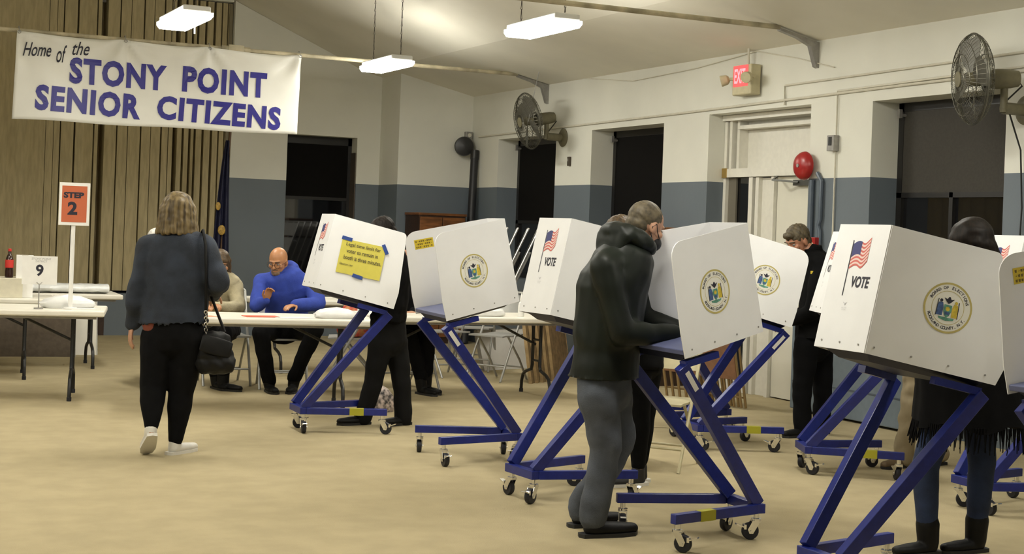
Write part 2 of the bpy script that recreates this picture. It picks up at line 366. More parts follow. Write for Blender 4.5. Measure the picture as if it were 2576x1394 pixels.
pipe('water_pipe', [(XW - .01, 10.13, 1.0), (XW - .01, 10.13, 1.93)], .022, BLUEPIPE, 'dark blue riser pipe directly under the red bell', 'pipe')
pipe('water_pipe', [(XW - .01, 10.0, 1.0), (XW - .01, 10.0, 1.5), (XW - .012, 10.02, 1.55), (XW - .01, 10.0, 1.6), (XW - .01, 10.0, 1.92), (XW - .01, 10.06, 1.99)], .018, BLUEPIPE, 'dark blue riser pipe just right of the one under the bell', 'pipe')
b = thing('switch_box', 'small grey electrical box on the conduit right of the red bell', 'electrical box', (WX, 9.86, 2.23))
G().box((-.03, 0, 0), (.06, .09, .13)).build('box', GREYM, b, bevel=.004)
G().box((-.063, .0, .015), (.006, .035, .07)).build('switch', BLACK, b)
b = thing('wall_thermostat', 'tiny dark thermostat on the white wall under the far fan', 'thermostat', (WX, 14.54, 2.21))
G().box((-.015, 0, 0), (.03, .045, .10)).build('case', mat('bronze_case', (.06, .045, .03), .5), b, bevel=.004)
G().box((-.032, 0, .015), (.005, .02, .03)).build('dial', GREYM, b)
b = thing('alarm_bell', 'round red fire bell beside the exit door', 'bell', (WX, 10.2, 2.05))
G().lathe([(.03, 0), (.05, .0), (.05, .05), (.03, .05)], (0, 0, 0), (-1, 0, 0)).build('mount', GREYM, b, smooth=True)
G().lathe([(.118, .05), (.122, .055), (.118, .075), (.10, .10), (.06, .118), (.02, .122)], (0, 0, 0), (-1, 0, 0), 32).build('gong', RED, b, smooth=True)
G().cyl((-.12, 0, 0), (-.13, 0, 0), .016).build('bolt', GREYM, b)
b = thing('fire_alarm_station', 'red wall alarm station with a pale curved handle behind the man in black', 'fire alarm', (WX - .03, 10.02, 1.34))
G().box((-.02, 0, 0), (.06, .06, .22)).build('case', RED, b, bevel=.006)
G().torus((-.055, .02, .03), (1, 0, 0), .035, .009, 18, 6).build('handle', mat('pale_handle', (.7, .6, .4), .4), b, True)
b = thing('wall_speaker', 'round black loudspeaker high in the back corner', 'loudspeaker', (7.53, 17.2, 2.46))
G().lathe([(.02, 0), (.11, .03), (.125, .10), (.115, .13), (.02, .15)], (0, 0, 0), (-.3, -1, 0), 24).build('horn', BLACK, b, True)
G().box((.09, .01, 0), (.10, .04, .05)).build('bracket', GREYM, b)
b = thing('junction_box', 'small grey junction box above the black loudspeaker', 'electrical box', (7.60, DF, 2.61))
G().box((0, -.03, 0), (.09, .06, .09)).build('box', GREYM, b, bevel=.004)
G().cyl((0, -.062, 0), (0, -.07, 0), .025).build('cover', IVORY, b)
b = thing('projector_screen_tube', 'long black rolled screen tube leaning in the back corner', 'screen tube', (7.42, 16.70, 0))
G().cyl((0, 0, .01), (.185, .30, 2.38), .05, n=16).build('tube', mat('black_tube', (.012, .012, .014), .5), b, True)
G().cyl((.179, .290, 2.30), (.188, .304, 2.41), .054, n=16).build('end_cap', BLACK, b, True)
# exit sign
b = thing('exit_sign', 'beige exit sign with glowing red face and two lamp heads above the door', 'exit sign', (WX - .07, 11.08, 2.86))
G().box((0, 0, -.02), (.11, .29, .27)).build('housing', BEIGE, b, bevel=.012)
G().cyl((0, -.02, .1), (0, -.02, .36), .011).build('stem', IVORY, b)
Mx = frame((-.0575, .01, .015), (0, -1, 0), (0, 0, 1), (-1, 0, 0))
G().flat([(-.115, -.095), (.115, -.095), (.115, .095), (-.115, .095)], Mx).build('face', mat('exit_red', (.6, .05, .05), .5, emit=(1, .10, .10), estr=1.0), b)
g = G(); g.text('EXIT', .13, Mx @ Matrix.Translation((-.012, 0, .001)), bold=.02, fit=.17, cap=.13); g.build('lettering', mat('exit_letter', (.8, .2, .2), .5, emit=(1, .28, .33), estr=1.5), b)
for s in (-1, 1):
    G().lathe([(.025, 0), (.045, .02), (.052, .07), (.048, .08)], (-.05 - .03 * (s < 0), s * .20 + (.05 if s < 0 else 0), -.0), (-.75, s * .5, -.25), 18).cyl((-.02, s * .13, .0), (-.05, s * .19, 0), .015).build('lamp_head', BEIGE, b, True)

# ------------------------------------------------------------------ hanging fluorescent lamps
LENS = mat('lamp_lens', (.9, .9, .86), .5, emit=(1.0, .97, .875), estr=LAMP)
def lamp_proto():
    t = thing('hanging_lamp', '', 'lamp')
    n = 8; wv = .138; prof = [(-wv, .045), (-wv, .018), (-wv * .82, -.012), (wv * .82, -.012), (wv, .018), (wv, .045)]
    G().prism(prof, .88, frame((0, .44, 0), (1, 0, 0), (0, 0, 1), (0, -1, 0))).build('lens', LENS, t)
    G().b2((-.115, -.445, .046), (.115, .445, .095)).build('housing', mat('lamp_housing', (.6, .6, .58), .5), t, bevel=.01)
    return t
proto = lamp_proto()
def chain(t, x, y, z, X):
    L_ = ceil_z(X + x) - z
    g = G(); n = int(L_ / .045)
    for k in range(n):
        zz = .105 + (L_ - .1) * k / n; hh = (L_ - .1) / n
        for s in (-1, 1):
            o = (s * .007, 0) if k % 2 else (0, s * .007)
            g.beam((x + o[0], y + o[1], zz), (x + o[0] * .4, y + o[1] * .4, zz + hh * 1.05), .004, .004)
    g.build('chain', mat('chain_steel', (.08, .07, .06), .5, .6), t)
LAMPS = [(5.43, 14.47, 3.06, 'hanging lamp farthest back, just below the tie rod'), (5.43, 10.88, 3.06, 'hanging lamp in the middle on two chains, nearer the exit sign'),
         (2.85, 12.46, 3.06, 'hanging lamp in front of the lettered banner'), (5.43, 7.2, 3.06, ''), (5.43, 3.6, 3.06, ''), (2.85, 8.9, 3.06, ''), (2.85, 5.3, 3.06, ''),
         (.25, 11.0, 3.06, ''), (.25, 7.2, 3.06, ''), (-2.3, 9.5, 3.06, ''), (-2.3, 5.3, 3.06, ''), (.25, -1, 3.06, '')]
for i, (x, y, z, lb) in enumerate(LAMPS):
    lb = lb or 'white fluorescent lamp hanging over the hall outside the view'
    if i == 0: t = proto; t.location = (x, y, z); t['label'] = lb
    else: t = dup(proto, (x, y, z), (0, 0, 0), lb)
    t['group'] = 'fluorescent lamps hanging from the ceiling' if i < 3 else 'fluorescent lamps behind the viewer'
for i, t in enumerate([o for o in list(COL.objects) if o.name.startswith('hanging_lamp')]):
    X, Y, Z = t.location
    if i < 3:
        for s in (-1, 1): chain(t, 0, s * .40, Z, X)
        if i == 2: G().tube([(0.02, -.3, -.02), (.02, -.3, -.12)], .006).build('pull_cord', IVORY, t)
    else: chain(t, 0, 0, Z, X)

# ------------------------------------------------------------------ wall fans
def fan(Y, z, label, spin, tilt, yaw=.05):
    t = thing('wall_fan', label, 'fan', (WX, Y, z))
    DK = mat('fan_guard_wire', (.12, .115, .09), .35, .7); BD = mat('fan_blade_grey', (.14, .135, .11), .4, .3, noise=.1); BY = mat('fan_body_tan', (.15, .135, .08), .5, noise=.1)
    G().lathe([(.02, 0), (.10, 0), (.105, .012), (.08, .03), (.05, .035)], (0, 0, 0), (-1, 0, 0), 24).build('wall_plate', BY, t, True)
    G().cyl((-.02, 0, 0), (-.22, 0, 0), .042).cyl((-.22, 0, -.03), (-.22, 0, .14), .026).build('arm', BY, t, True)
    ax = V((-cos(tilt) * cos(yaw), sin(yaw), -sin(tilt))).normalized(); c = V((-.24, 0, .20))
    G().lathe([(.03, -.12), (.055, -.11), (.065, -.06), (.07, .04), (.06, .10), (.04, .12)], c, ax, 20).build('motor', BY, t, True)
    G().tube([c - ax * .1, c - ax * .14 + V((0, 0, -.05)), V((-.2, .0, .05))], .006).build('cord', BLACK, t)
    cc = c + ax * .21; u = ax.orthogonal().normalized(); v = ax.cross(u); RR = .31
    g = G()
    for r in (RR, RR * .82, RR * .55, RR * .28):
        dz = .085 * sqrt(max(0, 1 - (r / RR) ** 2))
        g.torus(cc + ax * (dz + .012), ax, r, .0028, 40, 5); g.torus(cc - ax * (dz + .012), ax, r, .0028, 40, 5)
    g.torus(cc, ax, RR + .004, .006, 48, 6)
    for k in range(56):
        a = 2 * pi * k / 56; e = u * cos(a) + v * sin(a)
        for s in (-1, 1): g.tube([cc + e * (RR * q) + ax * (s * (.085 * sqrt(1 - q * q) + .012)) for q in (.12, .4, .7, .9, .995)], .0016, 4)
    g.build('guard', DK, t)
    G().lathe([(.055, .098), (.055, .106), (.01, .11)], cc, ax, 20).build('badge', BY, t)
    for k in range(4):
        a = spin + 2 * pi * k / 4; g = G(); vs = []
        for q, wd in ((.05, .03), (.12, .075), (.2, .10), (.26, .10), (.285, .06)):
            for s in (-1, 1):
                e = (u * cos(a) + v * sin(a)) * q + (v * cos(a) - u * sin(a)) * (s * wd) + ax * (s * wd * .35)
                vs += [cc + e, cc + e + ax * .004]
        fs = []
        for i in range(4):
            o = i * 4; fs += [(o, o + 2, o + 6, o + 4), (o + 1, o + 5, o + 7, o + 3), (o, o + 4, o + 5, o + 1), (o + 2, o + 3, o + 7, o + 6)]
        fs += [(0, 1, 3, 2), (16, 18, 19, 17)]
        g.add(vs, fs).build('blade', BD, t)
    G().cyl(cc - ax * .05, cc + ax * .03, .05, n=18).build('hub', BY, t, True)
    return t
fan(14.72, 2.48, 'far oscillating wall fan beside the back corner windows', .3, .20)
tf = fan(7.75, 2.38, 'near oscillating wall fan at the right edge over the big window', .9, .05, .40)
pipe('power_cord', [(WX - .2, 7.74, 2.4), (WX - .05, 7.75, 2.1), (WX - .03, 7.74, 1.7), (WX - .03, 7.76, 1.2)], .006, BLACK, 'black power cord hanging down from the near fan', 'cord')
pipe('pull_chain', [(WX - .4, 14.6, 3.18), (WX - .47, 14.68, 2.62)], .004, GREYM, 'thin chain from the rod down to the far fan', 'chain')

# ------------------------------------------------------------------ banner
BY_ = 15.11
def banner():
    x0, x1, z0, z1 = 1.83, 4.71, 2.345, 3.19
    ties = [0, .36, .66, 1.0]
    nx, nz = 90, 26; vs = []
    for j in range(nz + 1):
        for i in range(nx + 1):
            u = i / nx; v_ = j / nz
            sag = 0
            for a, b in zip(ties, ties[1:]):
                if a <= u <= b: q = (u - a) / (b - a); sag = -.022 * 4 * q * (1 - q) * (b - a) / .36
            k = min(abs(u - t) for t in ties)
            rad = [(u - t_, 1.02 - v_) for t_ in ties]
            puck = sum(.020 * cos(7 * atan2(b_, a_ * 2.6)) * math.exp(-((a_ * 2.6) ** 2 + b_ ** 2) / .16) for a_, b_ in rad) + .012 * math.exp(-(k / .03) ** 2) * v_ ** 2 + .012 * sin(u * 9 + v_ * 2) + .02 * sin(u * 5.3 + 1) * (1 - v_) + .008 * sin(20 * (u + v_ * .6)) * v_
            vs.append(V((x0 + (x1 - x0) * u - .02 * (1 - v_), -puck, z0 + (z1 - z0) * v_ + sag * v_ + .006 * sin(u * 14) * (1 - v_) - .02 * (1 - u) * (1 - v_))))
    return vs, nx, nz
vs, nx, nz = banner()
t = thing('banner', 'white vinyl banner with blue senior citizens lettering hung from the tie rod', 'banner', (0, BY_, 0))
fs = [(j * (nx + 1) + i, j * (nx + 1) + i + 1, (j + 1) * (nx + 1) + i + 1, (j + 1) * (nx + 1) + i) for j in range(nz) for i in range(nx)]
o = G().add(vs, fs).build('cloth', mat('banner_vinyl', (.78, .77, .71), .35, noise=.03, nscale=3), t, True, ang=80)
sm = o.modifiers.new('thick', 'SOLIDIFY'); sm.thickness = .003; sm.offset = 0
def banner_y(x, z):
    u = (x - 1.83) / 2.88; v_ = (z - 2.345) / .845; i = min(nx - 1, max(0, int(u * nx))); j = min(nz - 1, max(0, int(v_ * nz)))
    return min(vs[(j + a) * (nx + 1) + i + b].y for a in (0, 1) for b in (0, 1))
def drape_text(g, body, size, x, z, rot, **k):
    h = G(); h.text(body, size, Matrix.Identity(4), **k)
    bm = bmesh.new(); V_ = [bm.verts.new(q) for q in h.v]
    for f in h.f:
        try: bm.faces.new([V_[i] for i in f])
        except ValueError: pass
    bmesh.ops.triangulate(bm, faces=bm.faces); bmesh.ops.subdivide_edges(bm, edges=bm.edges, cuts=1)
    bm.verts.index_update(); pts_ = []
    for q in bm.verts:
        X = x + q.co.x * cos(rot) - q.co.y * sin(rot); Z = z + q.co.x * sin(rot) + q.co.y * cos(rot)
        pts_.append(V((X, banner_y(X, Z) - .006, Z)))
    g.add(pts_, [[q.index for q in f.verts] for f in bm.faces]); bm.free()
g = G()
for tx, x0, x1, z, cp in (('STONY', 2.337, 3.297, 2.838, .262), ('POINT', 3.46, 4.344, 2.842, .268), ('SENIOR', 2.019, 3.05, 2.538, .255), ('CITIZENS', 3.216, 4.507, 2.520, .245)):
    drape_text(g, tx, 1, (x0 + x1) / 2, z, -.008 if cp > .258 else -.03, bold=.045, spacing=1.12, fit=x1 - x0, cap=cp)
g.build('lettering', INKBLUE, t)
g = G()
for tx, x0, x1, z, cp in (('Home', 1.887, 2.159, 3.018, .135), ('of', 2.205, 2.31, 2.995, .175), ('the', 2.355, 2.525, 3.064, .135)): drape_text(g, tx, 1, (x0 + x1) / 2, z, .04, shear=.45, bold=.006, fit=x1 - x0, cap=cp)
g.build('script_lettering', INK, t)
g = G()
for u in (0, .36, .66, 1): g.torus((1.85 + 2.84 * u, -.03, 3.175), (0, 1, 0), .014, .004, 14, 5).tube([(1.85 + 2.84 * u, -.03, 3.18), (1.85 + 2.84 * u, .012, 3.235), (1.85 + 2.84 * u, .06, 3.23), (1.85 + 2.84 * u, .02, 3.18)], .004, 5)
g.build('eyelets', GREYM, t)

# ------------------------------------------------------------------ voting booths
BZ, BL, W0, W1, XT, ZT, WT, AL, XO, ZO, SS, HH, P0, P1 = .171, .57, .145, .287, .56, .868, .297, .233, .069, .991, .521, .503, .164, .325
SEALM = [GOLD, PALE, INK, SBLUE, SYEL, TEAL]
def seal_mesh():
    g = G(); I = Matrix.Identity(4); T = Matrix.Translation
    annulus(g, .0925, .1005, I, 0); g.flat(circle(.0925, 48), T((0, 0, -.0003)), 1); annulus(g, .0655, .0675, I, 0)
    for txt, a0, a1, rr, flip in (('BOARD OF ELECTIONS', 158, 22, .0735, False), ('ROCKLAND COUNTY, N.Y.', 205, 335, .0865, True)):
        for k, ch in enumerate(txt):
            if ch == ' ': continue
            a = R(a0 + (a1 - a0) * k / (len(txt) - 1)); r_ = .080
            g.text(ch, .0165, T((r_ * cos(a), r_ * sin(a), .0006)) @ Matrix.Rotation(a + (pi / 2 if flip else -pi / 2), 4, 'Z'), 2, bold=.02)
    def fig(x, mi, s):
        g.flat([(x - .012, -.034), (x + .012, -.034), (x + .013, .0), (x + .008, .018), (x - .008, .018), (x - .013, 0)], T((0, 0, .0006)), mi)
        g.flat(circle(.0065, 12, x, .025), T((0, 0, .0007)), 2 if mi == 3 else 4)
        g.beam((x + s * .014, -.036, .001), (x + s * .012, .030, .001), .003, .0004, mi=2)
    fig(-.031, 3, -1); fig(.031, 4, 1)
    g.flat([(-.016, .012), (.016, .012), (.017, -.012), (.010, -.030), (0, -.040), (-.010, -.030), (-.017, -.012)], T((0, 0, .0008)), 5)
    g.flat(circle(.009, 14, 0, -.004), T((0, 0, .0011)), 4); g.flat([(-.012, -.016), (.012, -.016), (.008, -.028), (-.008, -.028)], T((0, 0, .0011)), 3)
    g.flat([(-.034, -.038), (.034, -.038), (.030, -.046), (0, -.052), (-.030, -.046)], T((0, 0, .0005)), 5)
    g.flat([(0, .016), (.010, .024), (.022, .038), (.008, .034), (.003, .044), (-.003, .044), (-.008, .034), (-.022, .038), (-.010, .024)], T((0, 0, .0009)), 2)
    return g.mesh('county_seal', SEALM)
SEAL = seal_mesh()
def flag_mesh():
    """waving flag on a pole with VOTE below: x right, y up, centred on the panel"""
    g = G(); T = Matrix.Translation
    wave = lambda q: .013 * sin(q * 6.2 + .4) - .0 + .035 * q
    wd, ht, x0, yb = .115, .105, -.045, .03
    for s in range(13):
        top = []; bot = []
        for k in range(17):
            q = k / 16; y_ = lambda r: yb + ht * r + wave(q) * (1 - .15 * r)
            top.append((x0 + wd * q + .008 * sin(q * 5), y_((s + 1) / 13))); bot.append((x0 + wd * q + .008 * sin(q * 5), y_(s / 13)))
        g.flat(bot + top[::-1], T((0, 0, .0004)), 0 if s % 2 == 0 else 1)
    top = []; bot = []
    for k in range(9):
        q = k / 16 * .84; top.append((x0 + wd * q + .008 * sin(q * 5), yb + ht + wave(q) * .85)); bot.append((x0 + wd * q + .008 * sin(q * 5), yb + ht * 6 / 13 + wave(q) * .93))
    g.flat(bot + top[::-1], T((0, 0, .0007)), 2)
    g.flat([(x0 - .007, -.075), (x0 - .002, -.075), (x0 - .002, .155), (x0 - .007, .155)], T((0, 0, .0006)), 3)
    return g.mesh('flag_print', [FRED, FWHITE, FBLUE, INK])
FLAG = flag_mesh()
def vote_mesh():
    g = G(); g.text('VOTE', .062, Matrix.Translation((.045, -.018, .0005)), bold=.03, sx=.72, shear=.12); return g.mesh('vote_lettering', INK)
VOTE = vote_mesh()
def faint_mesh():
    g = G(); g.text('ELECTION', .007, Matrix.Translation((-.02, -.125, .0005))); g.text('SYSTEMS', .007, Matrix.Translation((-.02, -.133, .0005)))
    g.flat([(-.035, -.10), (-.024, -.108), (-.02, -.115), (-.016, -.108), (-.005, -.10), (-.017, -.104), (-.02, -.108), (-.023, -.104)], Matrix.Translation((0, 0, .0005)))
    return g.mesh('maker_mark', mat('faint_grey', (.50, .50, .52), .5))
FAINT = faint_mesh()
def tagmesh():
    g = G(); g.flat([(-.06, -.03), (.06, -.03), (.06, .03), (-.06, .03)])
    for r_, tx in ((.018, 'PRIVACY'), (.0, 'BOOTH 6'), (-.017, 'VOTE HERE')): pass
    for r_ in (.018, .0, -.018):
        for k in range(9): g.flat([(-.052 + .0118 * k, r_ - .005), (-.045 + .0118 * k, r_ - .006), (-.044 + .0118 * k, r_ + .005), (-.053 + .0118 * k, r_ + .004)] if (k * 7 + int(r_ * 500)) % 4 else [(-.052 + .0118 * k, r_ - .002), (-.045 + .0118 * k, r_ - .002), (-.045 + .0118 * k, r_ + .002)], Matrix.Translation((0, 0, .0005)), 1)
    return g.mesh('yellow_sticker', [YELLOW, mat('sticker_ink', (.16, .11, .01), .6)])
STICK = tagmesh()
def caster_meshes():
    f = G(); f.cyl((0, 0, .085), (0, 0, .128), .013, n=12); f.cyl((0, 0, .088), (0, 0, .10), .024, n=14)
    for s in (-1, 1): f.prism([(-.022, .09), (.016, .09), (-.018, .03), (-.036, .03), (-.044, .05)], .003, frame((0, s * .019 + .0015, 0), (1, 0, 0), (0, 0, 1), (0, -1, 0)))
    f.b2((-.024, -.021, .086), (.018, .021, .091)); f.cyl((-.028, -.024, .041), (-.028, .024, .041), .006, n=8)
    f.box((-.078, 0, .066), (.042, .026, .006), (0, .35, 0)).box((-.055, 0, .06), (.012, .03, .022))
    w_ = G().lathe([(.020, -.014), (.037, -.014), (.0405, -.008), (.0405, .008), (.037, .014), (.020, .014)], (-.028, 0, .0405), (0, 1, 0), 20)
    return f.mesh('caster', CHROME, True), w_.mesh('wheel', RUBBER, True)
CF, CW = caster_meshes()
BOOTHS = {}
def booth(key, x, y, rz, label, da=0, ds=-.03, sticker=False, tag_or_glint=False, bulge=0, yel=None):
    t = thing('voting_booth', label, 'voting booth', (x, y, 0), rz, 'rolling voting booths'); rnd = random.Random(key)
    al = AL + da; zo = ZO
    u = V((cos(al), 0, -sin(al))); n = V((sin(al), 0, cos(al))); O = V((XO, 0, zo)); Y = V((0, 1, 0))
    zb = BZ - .0225
    G().b2((0, -W0, zb - .0225), (.045, W0, zb + .0225)).build('cross_rail', BLUE, t, bevel=.003)
    for s in (-1, 1):
        g = G(); dr = V((BL, s * (W1 - W0), 0)).normalized()
        g.beam(V((.046, s * (W0 - .012), zb)), V((BL, s * (W1 - .02), zb)), .036, .045); rail = g.build('base_rail', BLUE, t, bevel=.003)
        ye = (s == (yel or 0))
        if ye:
            c = V((.046, s * (W0 - .012), zb)).lerp(V((BL, s * (W1 - .02), zb)), .62); nn = V((-dr.y * s, dr.x * s, 0)) * 1
            G().box(c, (.095, .040, .0472), (0, 0, atan2(dr.y, dr.x))).build('warning_label', mat('label_yellow_green', (.38, .36, .02), .5), rail)
        # leg: from the cross rail corner up to the tray
        p = V((.030, s * (W0 - .028), BZ - .002)); zt_ = zo - (XT - XO) * sin(al) - .055
        q = V((XT, s * (WT - .025), zt_))
        g = G().beam(p, q, .042, .058); lg = g.build('leg', BLUE, t, bevel=.003)
        if tag_or_glint and s == tag_or_glint:
            d = (q - p).normalized(); c = q - d * .085; sd = V((0, s, 0)); sd = (sd - d * sd.dot(d)).normalized()
            G().flat([(-.012, -.055), (.012, -.055), (.012, .055), (-.012, .055)], frame(c + sd * .0225, d.cross(sd), d, sd)).build('label_or_glint', PAPER, lg)  # paper label on booths B and D; on E a painted highlight
        for cx, cy in ((.030, s * (W0 - .03)), (BL - .03, s * (W1 - .03))):
            M_ = Matrix.Translation((cx, cy, 0)) @ Matrix.Rotation(rnd.uniform(0, 6.28), 4, 'Z')
            c = link('caster', CF, t, M_); link('wheel', CW, c)
    # tray
    tr = G(); B0 = P0 - .006; B1 = P1 - .006
    def P(a, yy, b): return O + u * a + Y * yy + n * b
    vs = [P(0, -B0, .002), P(SS, -B1, .002), P(SS, B1, .002), P(0, B0, .002), P(0, -B0, .026), P(SS, -B1, .026), P(SS, B1, .026), P(0, B0, .026)]
    tr.add(vs, [(0, 1, 2, 3), (7, 6, 5, 4), (0, 4, 5, 1), (1, 5, 6, 2), (2, 6, 7, 3), (3, 7, 4, 0)]).build('writing_tray', TRAY, t, bevel=.004)
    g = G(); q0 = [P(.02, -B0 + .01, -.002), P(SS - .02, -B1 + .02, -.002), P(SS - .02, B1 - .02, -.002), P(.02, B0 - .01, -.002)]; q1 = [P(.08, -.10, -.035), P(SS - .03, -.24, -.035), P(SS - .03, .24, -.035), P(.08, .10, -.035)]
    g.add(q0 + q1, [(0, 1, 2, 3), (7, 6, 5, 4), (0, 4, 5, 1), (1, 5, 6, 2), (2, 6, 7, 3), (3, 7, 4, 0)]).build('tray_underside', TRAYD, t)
    for s in (-1, 1): G().beam(P(.30, s * .225, -.048), P(SS - .02, s * (WT - .03), -.048), .04, .03).build('tray_support', BLUE, t)
    # white screens
    hb = .0045
    g = G(); M_ = frame(P(0, 0, 0), n.cross(-u), n, -u)
    g.prism([(-P0, -.012), (P0, -.012), (P0, HH), (-P0, HH)], hb, M_)
    for k in (-.12, 0, .12): g.cyl(P(0, k, .018) - u * hb, P(0, k, .018) - u * (hb + .003), .004, n=8, mi=1)
    bp = g.build('back_panel', [WHITE, GREYM], t)
    Mp = frame(P(0, 0, HH * .56) - u * (hb + .0008), n.cross(-u), n, -u)
    fl = link('flag_print', FLAG, bp, Mp); link('vote_lettering', VOTE, bp, Mp); link('maker_mark', FAINT, bp, Mp)
    for s in (-1, 1):
        d = (u * SS + Y * (s * (P1 - P0))); L_ = d.length; d = d.normalized(); out = n.cross(d) * s
        # outward normal
        if out.y * s < 0: out = -out
        e = ds; r = .03 if key in 'AFG' else .075; L1 = L_ + e
        prof = [(0, -.012), (L_, -.012), (L_ + (.035 if bulge else .004), .10)] + ([(L_ + bulge, .22)] if bulge else [])
        for k in range(9): a = pi / 2 * k / 8; prof.append((L1 - r + r * cos(a), HH - r + r * sin(a)))
        prof += [(0, HH)]
        xa = n.cross(out)                                # +-d : reading direction from outside
        sg = 1 if xa.dot(d) > 0 else -1
        base = P(0, s * P0, 0)
        Mx_ = frame(base, xa, n, out); g = G(); pp = [(sg * a, b) for a, b in prof]
        g.prism(pp if sg > 0 else pp[::-1], hb, Mx_)
        for k in range(4): g.cyl(base + d * (.03 + k * .155) + n * .018 + out * hb, base + d * (.03 + k * .155) + n * .018 + out * (hb + .003), .004, n=8, mi=1)
        sp = g.build('side_panel', [WHITE, GREYM], t)
        Ms = frame(base + d * (SS * .555) + n * (HH * .475) + out * (hb + .0012), xa, n, out); link('county_seal', SEAL, sp, Ms)
        if sticker == s:
            Mi = frame(base + d * (L1 - .115) + n * (HH - .085) - out * .0012, n.cross(-out), n, -out); link('yellow_sticker', STICK, sp, Mi)
        BOOTHS[key, s] = (base, d, n, out, hb)
    G().box(P(.16, 0, .03), (.22, .26, .004), (0, al, 0)).build('instruction_sheet', mat('tray_sheet', (.30, .32, .45), .6), t)
    return t
bA = booth('A', 3.063, 9.686, -.049, 'leftmost voting booth, with a taped yellow note on its white screen', .014, -.045, yel=-1)
bB = booth('B', 4.041, 8.265, 3.036, 'voting booth back to back with the leftmost one, yellow sticker inside its corner', -.007, -.015, sticker=-1, tag_or_glint=1)
bC = booth('C', 3.427, 6.956, .065, 'voting booth with waving flag and VOTE facing us, left of the man in green', -.02, -.03, yel=0)
bD = booth('D', 4.118, 5.859, 3.113, 'voting booth the man in the dark green jacket is writing at', -.02, -.01, tag_or_glint=1, yel=1)
bE = booth('E', 5.393, 8.397, -.120, 'voting booth used by the man in black near the exit door', .045, -.012, tag_or_glint=-1, yel=-1)  # white leg strip here is the leg's highlight, put in as colour
bF = booth('F', 3.685, 4.758, -.032, 'nearest voting booth, largest white screen with flag and round seal', -.016, -.075, bulge=.02)
bG = booth('G', 5.569, 7.404, -.432, 'voting booth half hidden behind the nearest one, used by person in khaki trousers', .03, -.03, yel=-1)
bH = booth('H', 4.622, 3.825, 3.20, 'voting booth cut by the right edge with a yellow sticker on its screen', -.02, -.02, sticker=-1)
bI = booth('I', 5.675, 6.066, -.079, 'rear voting booth at the right edge behind the woman in the shawl', 0, -.02)
bJ = booth('J', 6.16, 9.14, 3.05, 'farthest voting booth, only its blue frame seen between two others', 0, -.02)

# paper note taped on the leftmost booth
base, d, n, out, hb = BOOTHS['A', -1]
Mn = Matrix.Translation(bA.location) @ Matrix.Rotation(bA.rotation_euler.z, 4, 'Z')
xa = n.cross(out)
c = base + d * .245 + n * (HH * .50) + out * (hb + .004)
Mnote = Mn @ frame(c, xa, n, out) @ Matrix.Rotation(.06, 4, 'Z')
nt_ = thing('paper_note', 'yellow paper note taped with blue tape on the leftmost booth', 'paper note'); nt_.matrix_world = Mnote
g = G(); vs = []; nn_ = 8
for j in range(nn_ + 1):
    for i in range(nn_ + 1):
        a = -.15 + .30 * i / nn_; b = -.115 + .23 * j / nn_
        vs.append(V((a, b, .001 + .006 * max(0, (i / nn_ - .55)) * (1 - j / nn_))))
g.add(vs, [(j * 9 + i, j * 9 + i + 1, j * 9 + i + 10, j * 9 + i + 9) for j in range(8) for i in range(8)])
o = g.build('sheet', NOTE, nt_); m_ = o.modifiers.new('thick', 'SOLIDIFY'); m_.thickness = .0008; m_.offset = -1
g = G()
for tx, xx, yy, wd, hh in (('Legal time limit for', .0, .082, .235, .030), ('voter to remain in', .0, .040, .215, .026), ('booth is three minutes.', .01, -.004, .255, .028), ('Election Law', -.09, -.052, .09, .014)):
    g.text(tx, 1, Matrix.Translation((xx, yy, .0052)), bold=.008, fit=wd, cap=hh)
g.build('lettering', mat('note_ink', (.05, .045, .03), .7), nt_)
for a, b, r_ in ((-.12, .12, -.08), (.145, .10, -1.0), (.0, -.118, -.12)):
    G().box((a, b, .0045), (.07, .024, .001), (0, 0, r_)).build('tape', TAPE, nt_)

# ------------------------------------------------------------------ folding tables
def table_proto(L_, W_):
    t = thing('folding_table', '', 'table')
    G().b2((-L_ / 2, -W_ / 2, .645), (L_ / 2, W_ / 2, .69)).build('tabletop', PLASTW, t, bevel=.012)
    G().b2((-L_ / 2 + .06, -W_ / 2 + .05, .625), (L_ / 2 - .06, -W_ / 2 + .075, .645)).b2((-L_ / 2 + .06, W_ / 2 - .075, .625), (L_ / 2 - .06, W_ / 2 - .05, .645)).build('apron_rail', GREYM, t)
    for s in (-1, 1):
        x = s * (L_ / 2 - .24); lg = []
        for q in (-1, 1):
            G().tube([(x, q * .075, .64), (x, q * .075, .26), (x, q * .09, .22), (x, q * .20, .19), (x, q * .255, .16), (x, q * .28, .10), (x, q * .285, .004)], .0145, 10).build('leg', BLACK, t, True)
            G().cyl((x, q * .285, 0), (x, q * .285, .03), .018, n=10).build('foot_cap', RUBBER, t)
        G().cyl((x, -.075, .30), (x, .075, .30), .010, n=8).cyl((x, -.075, .48), (x, .075, .48), .010, n=8).cyl((x - s * .01, 0, .44), (x - s * .42, 0, .635), .011, n=8).build('leg_brace', BLACK, t, True)
    return t
tM = table_proto(1.83, .76); tM.location = (3.14, 11.06, 0); tM.rotation_euler.z = R(-12); tM['label'] = 'cream folding table in front of the person in the blue hoodie'; GT = 'cream folding tables'; tM['group'] = GT
tM2 = dup(tM, (5.08, 11.42, 0), (0, 0, R(-1)), 'cream folding table standing behind the two left booths', GT)
tL = dup(tM, (1.265, 11.93, 0), (0, 0, R(-12)), 'cream folding table holding the STEP 2 sign', GT)
tR = dup(tM, (1.10, 13.42, 0), (0, 0, R(-6)), 'cream folding table carrying the soda bottle and boxes', GT)
tR2 = dup(tM, (1.80, 14.25, 0), (0, 0, R(-3)), 'cream folding table under long plastic wrapped rolls by the stage', GT)
